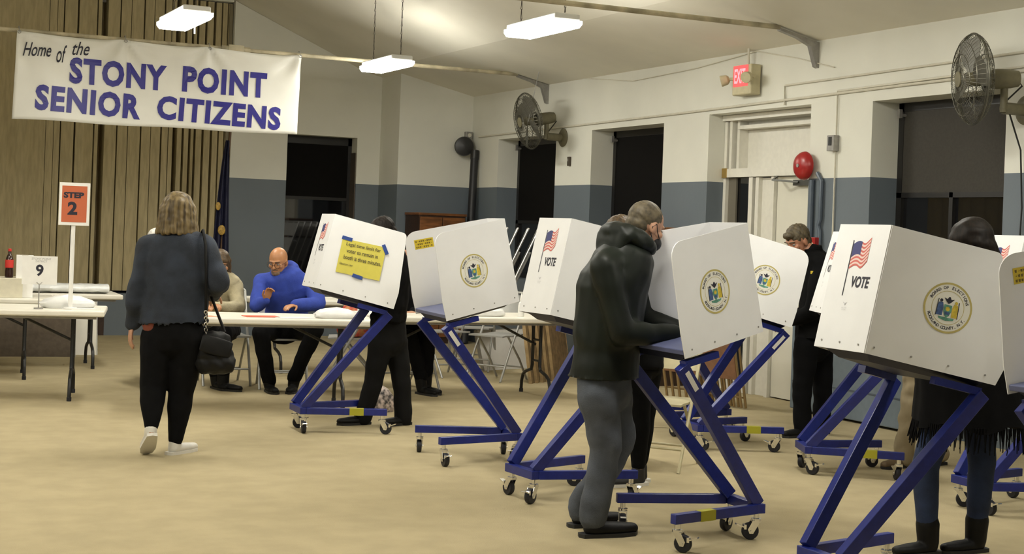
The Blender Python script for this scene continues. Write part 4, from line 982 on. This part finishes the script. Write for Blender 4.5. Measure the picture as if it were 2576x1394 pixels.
        if hood:
            g = G(); hs = 1.0 if hood is True else hood; c0 = nec - f * .015; fh = V((f.x, f.y, 0)).normalized(); sh_ = V((0, 0, 1)).cross(fh); rp = []
            for k in range(13):
                a = R(45 + 270 * k / 12); rp.append(c0 + fh * (.095 * hs * cos(a)) + sh_ * (.098 * hs * sin(a)) + V((0, 0, .022 - .045 * cos(a))))
            for k in range(12):
                q0, q1 = (.028 + .020 * sin(pi * k_ / 12) for k_ in (k, k + 1)); g.cap(rp[k], rp[k + 1], q0 * hs, q1 * hs)
            g.cap(c0 - fh * .095 * hs + V((0, 0, .045)), c0 - fh * .135 * hs + V((0, 0, -.05 * hs)), (.115 * hs, .045), (.075 * hs, .030), side=sh_)
            remeshed('hood', g, top[0], t, .009, 3, .004, .07)
    # ---------------- trousers
    if pants:
        g = G(); lr = legr * B
        g.cap(J['pel'] + V((0, 0, .09 if not seated else .04)), (J['hiL'] + J['hiR']) / 2, (.150 * B, .112 * B), (.158 * B, .118 * B), side=(J['hiL'] - J['hiR']).normalized())
        for s in 'LR':
            g.cap(pel.lerp(J['hi' + s], .7), J['hi' + s], .088 * B, .090 * lr); g.cap(J['hi' + s], J['kn' + s], .090 * lr, .066 * lr); g.cap(J['kn' + s], J['kn' + s].lerp(J['an' + s], .32), .066 * lr, .062 * lr)
            g.cap(J['kn' + s].lerp(J['an' + s], .32), J['an' + s] + (J['kn' + s] - J['an' + s]).normalized() * pants[2], .062 * lr, pants[1])
        remeshed('trousers', g, pants[0], t, .009, 3, pants[3], .11, 3 + len(key))
    # ---------------- shoes
    if shoes:
        for s in 'LR':
            an = J['an' + s]; to = J['to' + s]; dd = V((to.x - an.x, to.y - an.y, 0))
            dd = dd.normalized() if dd.length > .03 else V((f.x, f.y, 0)).normalized()
            if toe_dir and s in toe_dir: dd = V((*toe_dir[s], 0)).normalized()
            side = V((0, 0, 1)).cross(dd); g = G(); hz = (heel or {}).get(s, 0.0); fs = shoe_k
            pit = math.atan2(hz, .20); ax = dd * cos(pit) - V((0, 0, 1)) * sin(pit); up = V((0, 0, 1)) * cos(pit) + dd * sin(pit)
            heelp = V((an.x, an.y, 0)) - dd * .045; ball = heelp + V((0, 0, hz)); 
            P_ = lambda a, h_: ball + ax * (a * fs) + up * (h_ * fs)
            g.cap(P_(.03, .034), P_(.16, .030), (.036 * fs, .030 * fs), (.044 * fs, .027 * fs), side=side); g.cap(P_(.16, .030), P_(.225, .028), (.044 * fs, .026 * fs), (.030 * fs, .022 * fs), side=side)
            g.cap(P_(.045, .04), an + up * .015, (.036, .045), (.037, .042), side=side)
            if boots: g.cap(P_(.045, .05), J['an' + s].lerp(J['kn' + s], boots), (.046, .05), .054, side=side)
            sh_ = remeshed('boot' if boots else 'shoe', g, shoes, t, .006, 2)
            g = G(); g.prism([(a * fs, b * fs) for a, b in ((-.012, -.03), (.05, -.037), (.16, -.046), (.22, -.036), (.250, 0), (.22, .036), (.16, .046), (.05, .037), (-.012, .03), (-.022, 0))], .018, frame(P_(0, .0), ax, up.cross(ax), up))
            g.build('sole', shoe_sole or mat('black_sole', (.015, .015, .015), .6), sh_)
    if mask:
        g = G(); g.ell(hp(.056, 0, -.062), (.056, .060, .046), M=HM, n=18, m=12)
        for s in (-1, 1): g.tube([hp(.060, s * .056, -.04), hp(.020, s * .074, -.018), hp(-.004, s * .080, .012), hp(-.022, s * .078, -.01), hp(-.012, s * .073, -.042), hp(.045, s * .058, -.085)], .0022, 6)
        g.build('face_mask', mat('black_mask', (.010, .010, .012), .7), t, True)
    if glasses:
        g = G()
        for s in (-1, 1):
            g.torus(hp(.098, s * .033, -.004), f, .024, .0018, 20, 5); g.tube([hp(.094, s * .058, 0), hp(.05, s * .078, .002), hp(-.02, s * .080, .0)], .0018, 6)
        g.tube([hp(.099, -.009, 0), hp(.103, 0, .003), hp(.099, .009, 0)], .0016, 6); g.build('glasses', mat('glasses_frame', (.05, .04, .04), .2, .5), t, True)
    if beard:
        g = G(); g.ell(hp(.036, 0, -.080), (.056, .054, .040), M=HM, n=16, m=10); g.ell(hp(.082, 0, -.047), (.014, .030, .008), M=HM)
        remeshed('beard', g, beard, t, .005, 2)
    return t, J, hp
PEOPLE_woman = ((2.011, 8.796), dict(pel=(0,0,0.757), che=(0.009,-0.004,1.136), nec=(0.007,-0.003,1.318), hea=(0.008,0.03,1.444), shL=(-0.141,0.068,1.232), elL=(-0.203,0.054,0.988), wrL=(-0.212,0.135,0.777), shR=(0.159,-0.076,1.249), elR=(0.225,-0.174,1.037), wrR=(0.257,0.099,0.957), hiL=(-0.077,0.037,0.695), knL=(-0.099,0.026,0.401), anL=(-0.127,-0.094,0.158), toL=(-0.108,0.052,0.017), hiR=(0.094,-0.045,0.702), knR=(0.069,0.023,0.387), anR=(0.046,0.034,0.053), toR=(0.103,-0.016,0.004)))
PEOPLE_man = ((3.431, 6.084), dict(pel=(0,0,0.731), che=(0.02,-0.009,1.154), nec=(0.111,-0.031,1.35), hea=(0.179,-0.03,1.454), shR=(-0.095,-0.131,1.255), elR=(-0.031,-0.207,0.954), wrR=(0.257,-0.189,0.948), shL=(0.152,0.116,1.265), elL=(0.254,0.1,1.008), wrL=(0.382,-0.005,0.968), hiR=(-0.062,-0.059,0.673), knR=(-0.025,-0.087,0.417), anR=(-0.074,-0.075,0.097), toR=(0.084,-0.129,0.035), hiL=(0.072,0.066,0.658), knL=(0.128,0.05,0.411), anL=(-0.015,0.152,0.09), toL=(0.165,0.088,0.051)))
PEOPLE_eman = ((6.679, 8.773), dict(pel=(0,0,0.71), che=(0.031,-0.014,1.132), nec=(-0.018,0.009,1.333), hea=(-0.125,0.06,1.41), shL=(-0.05,-0.142,1.242), elL=(-0.129,-0.159,0.908), wrL=(-0.203,-0.013,0.84), shR=(0.137,0.112,1.255), elR=(0.104,0.172,0.903), wrR=(-0.101,0.16,0.843), hiL=(-0.086,-0.047,0.662), knL=(-0.113,-0.045,0.353), anL=(-0.109,-0.058,0.044), toL=(-0.223,-0.025,-0.006), hiR=(0.103,0.051,0.653), knR=(0.128,0.028,0.328), anR=(0.14,0.044,0.038), toR=(0.034,0.073,-0.01)))
PEOPLE_fwoman = ((4.786, 5.19), dict(pel=(-0,-0,0.794), che=(0.02,-0.01,1.158), nec=(0.031,-0.015,1.325), hea=(0.02,-0.01,1.415), shL=(-0.106,-0.116,1.269), elL=(-0.158,-0.124,1.003), wrL=(-0.203,0.031,0.991), shR=(0.157,0.091,1.265), elR=(0.161,0.122,1.021), wrR=(-0.078,0.148,1.009), hiL=(-0.067,-0.001,0.704), knL=(-0.144,0.046,0.41), anL=(-0.107,0.051,0.067), toL=(-0.221,0.05,0.013), hiR=(0.134,0.024,0.698), knR=(0.146,-0.004,0.408), anR=(0.16,0.034,0.079), toR=(0.068,0.034,0.021)))
PEOPLE_alady = ((3.791, 9.883), dict(pel=(0,-0,0.657), che=(0.025,-0.012,1.07), nec=(-0.007,0.003,1.267), hea=(-0.056,0.027,1.356), shL=(-0.042,-0.135,1.171), elL=(-0.061,-0.137,0.9), wrL=(-0.196,0.072,0.971), shR=(0.076,0.13,1.165), elR=(0.057,0.172,0.89), wrR=(-0.155,0.185,0.966), hiL=(-0.066,-0.046,0.59), knL=(-0.102,-0.029,0.307), anL=(-0.161,0.011,0.044), toL=(-0.299,0.055,0.007), hiR=(0.079,0.04,0.583), knR=(0.112,-0.021,0.304), anR=(0.123,-0.059,0.038), toR=(0.04,-0.042,0.001)))
PEOPLE_cvoter = ((4.317, 7.245), dict(pel=(-0,0,0.76), che=(-0.02,0.01,1.132), nec=(-0.074,0.036,1.321), hea=(-0.135,0.065,1.398), shL=(-0.111,-0.102,1.224), elL=(-0.136,-0.123,0.926), wrL=(-0.22,-0.005,0.872), shR=(0.057,0.139,1.219), elR=(0.061,0.17,0.929), wrR=(-0.122,0.17,0.882), hiL=(-0.058,-0.05,0.697), knL=(-0.032,-0.062,0.407), anL=(-0.022,-0.056,0.07), toL=(-0.131,-0.048,0.014), hiR=(0.075,0.042,0.688), knR=(0.059,0.038,0.392), anR=(0.049,0.043,0.074), toR=(-0.036,0.051,0.019)))
PEOPLE_gkhaki = ((6.502, 7.361), dict(pel=(0,-0,0.645), che=(0.06,-0.029,1.054), nec=(0.061,-0.029,1.232), hea=(0.012,-0.006,1.332), shL=(-0.056,-0.129,1.146), elL=(-0.124,-0.129,0.883), wrL=(-0.211,-0.01,0.861), shR=(0.18,0.08,1.139), elR=(0.14,0.132,0.864), wrR=(-0.054,0.137,0.863), hiL=(-0.092,-0.034,0.598), knL=(-0.14,-0.022,0.333), anL=(-0.154,0.007,0.07), toL=(-0.325,0.045,0.032), hiR=(0.096,0.031,0.59), knR=(0.116,0.01,0.324), anR=(0.157,0.035,0.076), toR=(0.05,0.042,0.04)))
PEOPLE_blue = ((3.749, 12.233), dict(pel=(-0,-0,0.501), che=(-0.032,-0.207,0.861), nec=(-0.098,-0.23,0.978), hea=(-0.147,-0.24,1.087), shR=(-0.238,-0.108,0.91), elR=(-0.333,-0.284,0.718), wrR=(-0.286,-0.385,0.761), shL=(0.139,-0.289,0.911), elL=(0.143,-0.457,0.734), wrL=(-0.076,-0.552,0.737), hiR=(-0.07,0,0.501), knR=(-0.304,-0.331,0.498), anR=(-0.205,-0.312,0.078), toR=(-0.228,-0.445,0.011), hiL=(0.083,-0.073,0.507), knL=(0.11,-0.508,0.533), anL=(-0.006,-0.33,0.104), toL=(-0.043,-0.424,0.025)))
PEOPLE_beige = ((3.3, 12.559), dict(pel=(0,0,0.468), che=(-0.043,-0.146,0.8), nec=(-0.085,-0.236,0.932), hea=(-0.109,-0.247,1.043), shR=(-0.17,-0.14,0.848), elR=(-0.236,-0.297,0.672), wrR=(-0.222,-0.503,0.701), shL=(0.034,-0.238,0.857), elL=(0.023,-0.399,0.691), wrL=(-0.163,-0.532,0.697), hiR=(-0.069,0,0.467), knR=(-0.192,-0.351,0.467), anR=(-0.127,-0.349,0.077), toR=(-0.112,-0.501,-0.002), hiL=(0.054,-0.059,0.472), knL=(-0.1,-0.451,0.475), anL=(-0.097,-0.453,0.088), toL=(-0.044,-0.644,0.01)))
PEOPLE_white = ((2.847, 12.888), dict(pel=(0,-0,0.441), che=(-0.052,-0.142,0.844), nec=(-0.093,-0.2,1.05), hea=(-0.121,-0.242,1.203), shR=(-0.177,-0.137,0.96), elR=(-0.224,-0.303,0.664), wrR=(-0.173,-0.527,0.685), shL=(0.037,-0.24,0.962), elL=(0.031,-0.404,0.666), wrL=(-0.128,-0.549,0.687), hiR=(-0.068,-0.001,0.44), knR=(-0.174,-0.416,0.445), anR=(-0.131,-0.437,0.056), toR=(-0.169,-0.552,-0.02), hiL=(0.056,-0.06,0.445), knL=(-0.039,-0.481,0.45), anL=(-0.041,-0.48,0.06), toL=(-0.05,-0.609,-0.015)))
PEOPLE_bback = ((4.777, 11.994), dict(pel=(-0,0,0.447), che=(-0.02,-0.101,0.851), nec=(-0.041,-0.091,1.039), hea=(-0.068,-0.1,1.159), shR=(-0.129,0.006,0.947), elR=(-0.19,-0.131,0.696), wrR=(-0.168,-0.308,0.691), shL=(0.104,-0.105,0.956), elL=(0.071,-0.256,0.707), wrL=(-0.077,-0.351,0.694), hiR=(-0.047,0.023,0.445), knR=(-0.119,-0.387,0.478), anR=(0.003,-0.39,0.108), toR=(0.032,-0.459,0.038), hiL=(0.081,0.017,0.446), knL=(0.037,-0.406,0.48), anL=(0.071,-0.312,0.116), toL=(0.091,-0.432,0.027)))
DENIM = mat('dark_denim', (.017, .023, .036), .85, noise=.35, nscale=9, bump=.3, bscale=200)
BLACKC = mat('black_cloth', (.0042, .0042, .0046), .9, noise=.2, spec=.12)
OLIVE = mat('dark_green_jacket', (.0055, .0085, .0055), .50, noise=.3, nscale=5, spec=.28)
JEANG = mat('grey_blue_jeans', (.070, .080, .100), .9, noise=.22, nscale=9, bump=.3, bscale=200)
JEANB = mat('blue_jeans', (.017, .032, .085), .85, noise=.25, nscale=8, bump=.3, bscale=200)
HOODIE = mat('royal_blue_fleece', (.025, .055, .34), .85, noise=.1, nscale=20, bump=.2, bscale=150)
KHAKI = mat('khaki_cloth', (.33, .27, .17), .85, noise=.1, nscale=10)
SWEAT = mat('beige_sweater', (.42, .37, .24), .9, noise=.1, nscale=20, bump=.3, bscale=150)
HAIRB = mat('streaked_blond_hair', (.045, .030, .013), .5, nscale=9, stretch=(6, 6, .25), col2=(.20, .145, .065), spec=.3)
HAIRG = mat('grey_brown_hair', (.085, .066, .036), .6, noise=.4, nscale=40)
HAIRN = mat('brown_hair', (.075, .045, .018), .5, noise=.4, nscale=30, stretch=(3, 3, .5))
HAIRD = mat('dark_hair', (.009, .0055, .0035), .6, noise=.5, nscale=24, stretch=(4, 4, .4), spec=.25)
HAIRW = mat('white_hair', (.62, .60, .55), .6, noise=.1, nscale=40)
LEATHER = mat('black_leather', (.006, .006, .006), .55, noise=.2, spec=.22)
SNEAK = mat('white_sneaker', (.68, .66, .60), .5, noise=.04)
SOLEW = mat('white_sole', (.7, .68, .62), .5)

tw, J, hp = person('woman', PEOPLE_woman, 'person with shoulder length blond hair in dark denim jacket seen from behind', (.10, 1, -.02), skin=SKIN, top=(DENIM, 'j'), pants=(BLACKC, .043, .035, .002), shoes=SNEAK, hair=('bob', HAIRB), build=1.10,
                   hem=.80, heel={'L': .13}, waist=1.06, legr=1.08, shoe_sole=SOLEW, toe_dir={'L': (.05, 1), 'R': (.75, .6)}, tdisp=.008, hands={'L': dict(d=(-.1, .05, -1), pn=(1, 0, 0), curl=.3, thumb=-1)})
G().cap(V((-.10, .02, .79)), V((.10, .02, .80)), (.08, .09), (.08, .09), side=(0, 1, 0)).build('shirt_hem', mat('rust_shirt', (.20, .05, .03), .8), tw, True)
# shoulder bag
bg = thing('handbag', 'black shoulder bag on a chain hanging at the right hip of the denim jacket', 'handbag', (2.011 + .235, 8.796 - .10, 0))
gg = G(); gg.cap(V((0, 0, .60)), V((.0, .0, .70)), (.115, .055), (.10, .05), side=(1, .15, 0)); gg.cap(V((-.06, 0, .55)), V((.07, 0, .55)), .06, .06)
remeshed('bag_body', gg, LEATHER, bg, .008, 3, .006, .08)
gg = G(); gg.cap(V((-.02, -.06, .62)), V((-.0, -.052, .70)), (.10, .012), (.10, .012), side=(1, .15, 0)); gg.build('flap', LEATHER, bg, True)
gg = G(); gg.tube([(-.065, -.02, .72), (-.085, -.075, .90), (-.095, -.09, 1.10), (-.10, -.075, 1.26), (-.105, -.02, 1.345), (-.10, .05, 1.32), (-.05, .12, 1.05), (.06, .03, .74)], .009, 8); gg.build('strap', LEATHER, bg, True)
gg = G()
for k in range(9): gg.torus((-.066 - .0025 * k, -.022 - .007 * k, .72 + .018 * k), (k % 2, (k + 1) % 2, .3), .009, .0028, 12, 5)
gg.build('chain_links', CHROME, bg)

tm, J, hp = person('man', PEOPLE_man, 'person in dark green hooded jacket and black mask bent over a voting booth', (.93, .16, -.36), hup=(.3, 0, 1), skin=SKIN, top=(OLIVE, 'j'), pants=(JEANG, .070, .0, .006), shoes=LEATHER, hair=('cropped', HAIRG),
                   build=1.08, hem=.735, hood=1.05, depth=1.22, mask=True, shoe_k=1.14, legr=1.06, tdisp=.006, tdsc=.30, toe_dir={'L': (1, .1), 'R': (1, -.02)}, hands={'R': dict(d=(1, .1, -.25), pn=(0, .1, -1), curl=.55), 'L': dict(d=(1, -.1, -.25), pn=(0, 0, -1), curl=.55)})
person('eman', PEOPLE_eman, 'person in black jacket looking down at the booth beside the exit door', (-.93, -.15, -.42), hup=(-.35, 0, 1), skin=SKIN3, top=(BLACKC, 'j'), pants=(mat('black_trousers', (.004, .004, .0045), .9, spec=.12), .062, .0, .004), shoes=LEATHER, hair=('swept', HAIRG), build=1.08, hem=.72, toe_dir={'L': (-1, -.2), 'R': (-1, .1)})
bdg = thing('badge', 'small yellow and grey badge on the chest of the black jacket by the door', 'badge', (6.56, 8.63, 1.17))
G().box((0, 0, .02), (.014, .05, .022), (0, 0, R(25))).build('yellow_tab', YELLOW, bdg); G().box((0, 0, -.035), (.012, .04, .07), (0, 0, R(25))).build('card', GREYM, bdg)
tf, J, hp = person('fwoman', PEOPLE_fwoman, 'dark haired person in black fringed shawl, blue jeans and black boots at the nearest booth', (-.95, .1, -.35), hup=(-.25, 0, 1), skin=SKIN, top=(BLACKC, 'j'), pants=(JEANB, .047, .06, .003), shoes=LEATHER, hair=('long', HAIRD), build=1.05, hem=.72, boots=.22, legr=.88)
gg = G(); rs = []
for c, a, b in ((V((.03, 0, 1.24)), .13, .11), (V((.03, 0, 1.15)), .24, .20), (V((.045, .0, .95)), .25, .23), (V((.08, .0, .75)), .262, .245), (V((.095, .0, .60)), .284, .265)):
    rs.append([c + V((a * cos(2 * pi * i / 40) * (1 + .03 * sin(i * 1.7)), b * sin(2 * pi * i / 40) * (1 + .04 * sin(i * 2.3 + 1)), .02 * sin(i * .9))) for i in range(40)])
gg.loft(rs); sw = gg.build('shawl', BLACKC, tf, True, ang=80)
gg = G(); rr = random.Random(4)
for i in range(150):
    a = 2 * pi * i / 150; p = V((.095 + .280 * cos(a), .262 * sin(a), .61)); gg.cyl(p, p + V((.012 * cos(a) + rr.uniform(-.012, .012), rr.uniform(-.012, .012), -.085 - rr.uniform(0, .035))), .0045, .002, 5)
gg.build('fringe', BLACKC, sw)
person('alady', PEOPLE_alady, 'person in black with dark hair standing inside the leftmost booth', (-.9, -.1, -.5), hup=(-.4, 0, 1), skin=SKIN, top=(BLACKC, 'j'), pants=(mat('charcoal_trousers', (.010, .010, .010), .9, spec=.12), .064, .0, .004), shoes=LEATHER, hair=('short', HAIRD), build=1.0, hem=.78, boots=.12, legr=1.02, toe_dir={'L': (-1, -.15), 'R': (-1, -.3)})
person('cvoter', PEOPLE_cvoter, 'brown haired person in black leggings mostly hidden behind the man in green', (-.95, 0, -.3), hup=(-.2, 0, 1), skin=SKIN, top=(BLACKC, 'j'), pants=(BLACKC, .042, .05, .002), shoes=mat('black_sneaker', (.012, .012, .012), .6), hair=('short', HAIRN), build=1.0, hem=.66, shoe_sole=SOLEW, toe_dir={'L': (-1, -.1), 'R': (-1, .1)})
person('gkhaki', PEOPLE_gkhaki, 'person in khaki trousers whose upper body is hidden by the nearest booth', (-.8, -.2, -.6), hup=(-.6, 0, 1), skin=SKIN, top=(mat('olive_top', (.045, .036, .014), .8, noise=.1), 'j'), pants=(KHAKI, .068, .0, .007), shoes=mat('tan_shoe', (.16, .11, .06), .6, noise=.1), hair=('short', HAIRN), build=1.0, hem=.72, toe_dir={'L': (-1, -.2), 'R': (-1, -.1)})
tb_, J, hp = person('blue', PEOPLE_blue, 'bald person with glasses and grey beard in royal blue hoodie seated at the table', (-.62, -.72, -.36), hup=(-.2, -.25, 1), skin=SKIN2, top=(HOODIE, 's'), pants=(BLACKC, .058, .02, .004), shoes=LEATHER, build=1.08, hem=.60, hood=.9, glasses=True, tdisp=.009, tdsc=.20, beard=mat('grey_beard', (.20, .13, .08), .8, noise=.3, nscale=50),
                    toe_dir={'R': (.0, -1), 'L': (-.5, -1)}, hands={'R': dict(d=(.15, -.25, .9), pn=(.2, -1, .0), curl=.75), 'L': dict(d=(-.8, -.6, -.05), pn=(0, 0, -1), curl=.4)}, boots=.05, seated=True)
gg = G(); gg.tube([hp(.05, .05, -.20), hp(.07, .045, -.28), hp(.06, .04, -.40)], .004, 6); gg.tube([hp(.05, -.05, -.20), hp(.07, -.045, -.27), hp(.06, -.04, -.36)], .004, 6); gg.build('drawstrings', HOODIE, tb_, True)
tbe, J, hp = person('beige', PEOPLE_beige, 'brown haired person in beige sweater seated behind the table beside the denim jacket', (-.05, -1, -.25), hup=(0, -.15, 1), skin=SKIN2, top=(SWEAT, 's'), pants=(BLACKC, .055, .05, .003), shoes=LEATHER, hair=('long', HAIRN), build=1.0, hem=.60, boots=.30, toe_dir={'R': (.2, -1), 'L': (.55, -.8)}, seated=True)
gg = G(); gg.cap(hp(.03, .06, -.17), hp(.05, .03, -.30), .012, .01); gg.build('lanyard', mat('red_lanyard', (.6, .03, .03), .6), tbe, True)
person('white', PEOPLE_white, 'white haired person seated at the table, hidden behind the denim jacket', (0, -1, -.15), skin=SKIN, top=(mat('grey_top', (.12, .12, .12), .8), 's'), pants=(BLACKC, .055, .02, .003), shoes=LEATHER, hair=('short', HAIRW), build=1.0, hem=.60, seated=True)
person('bback', PEOPLE_bback, 'person in black boots seated behind the second booth, seen only from the knees down', (-.2, -1, -.2), skin=SKIN, top=(BLACKC, 's'), pants=(BLACKC, .055, .03, .003), shoes=LEATHER, hair=('short', HAIRD), build=1.0, hem=.60, boots=.2, toe_dir={'L': (.3, -1), 'R': (.3, -1)}, seated=True)
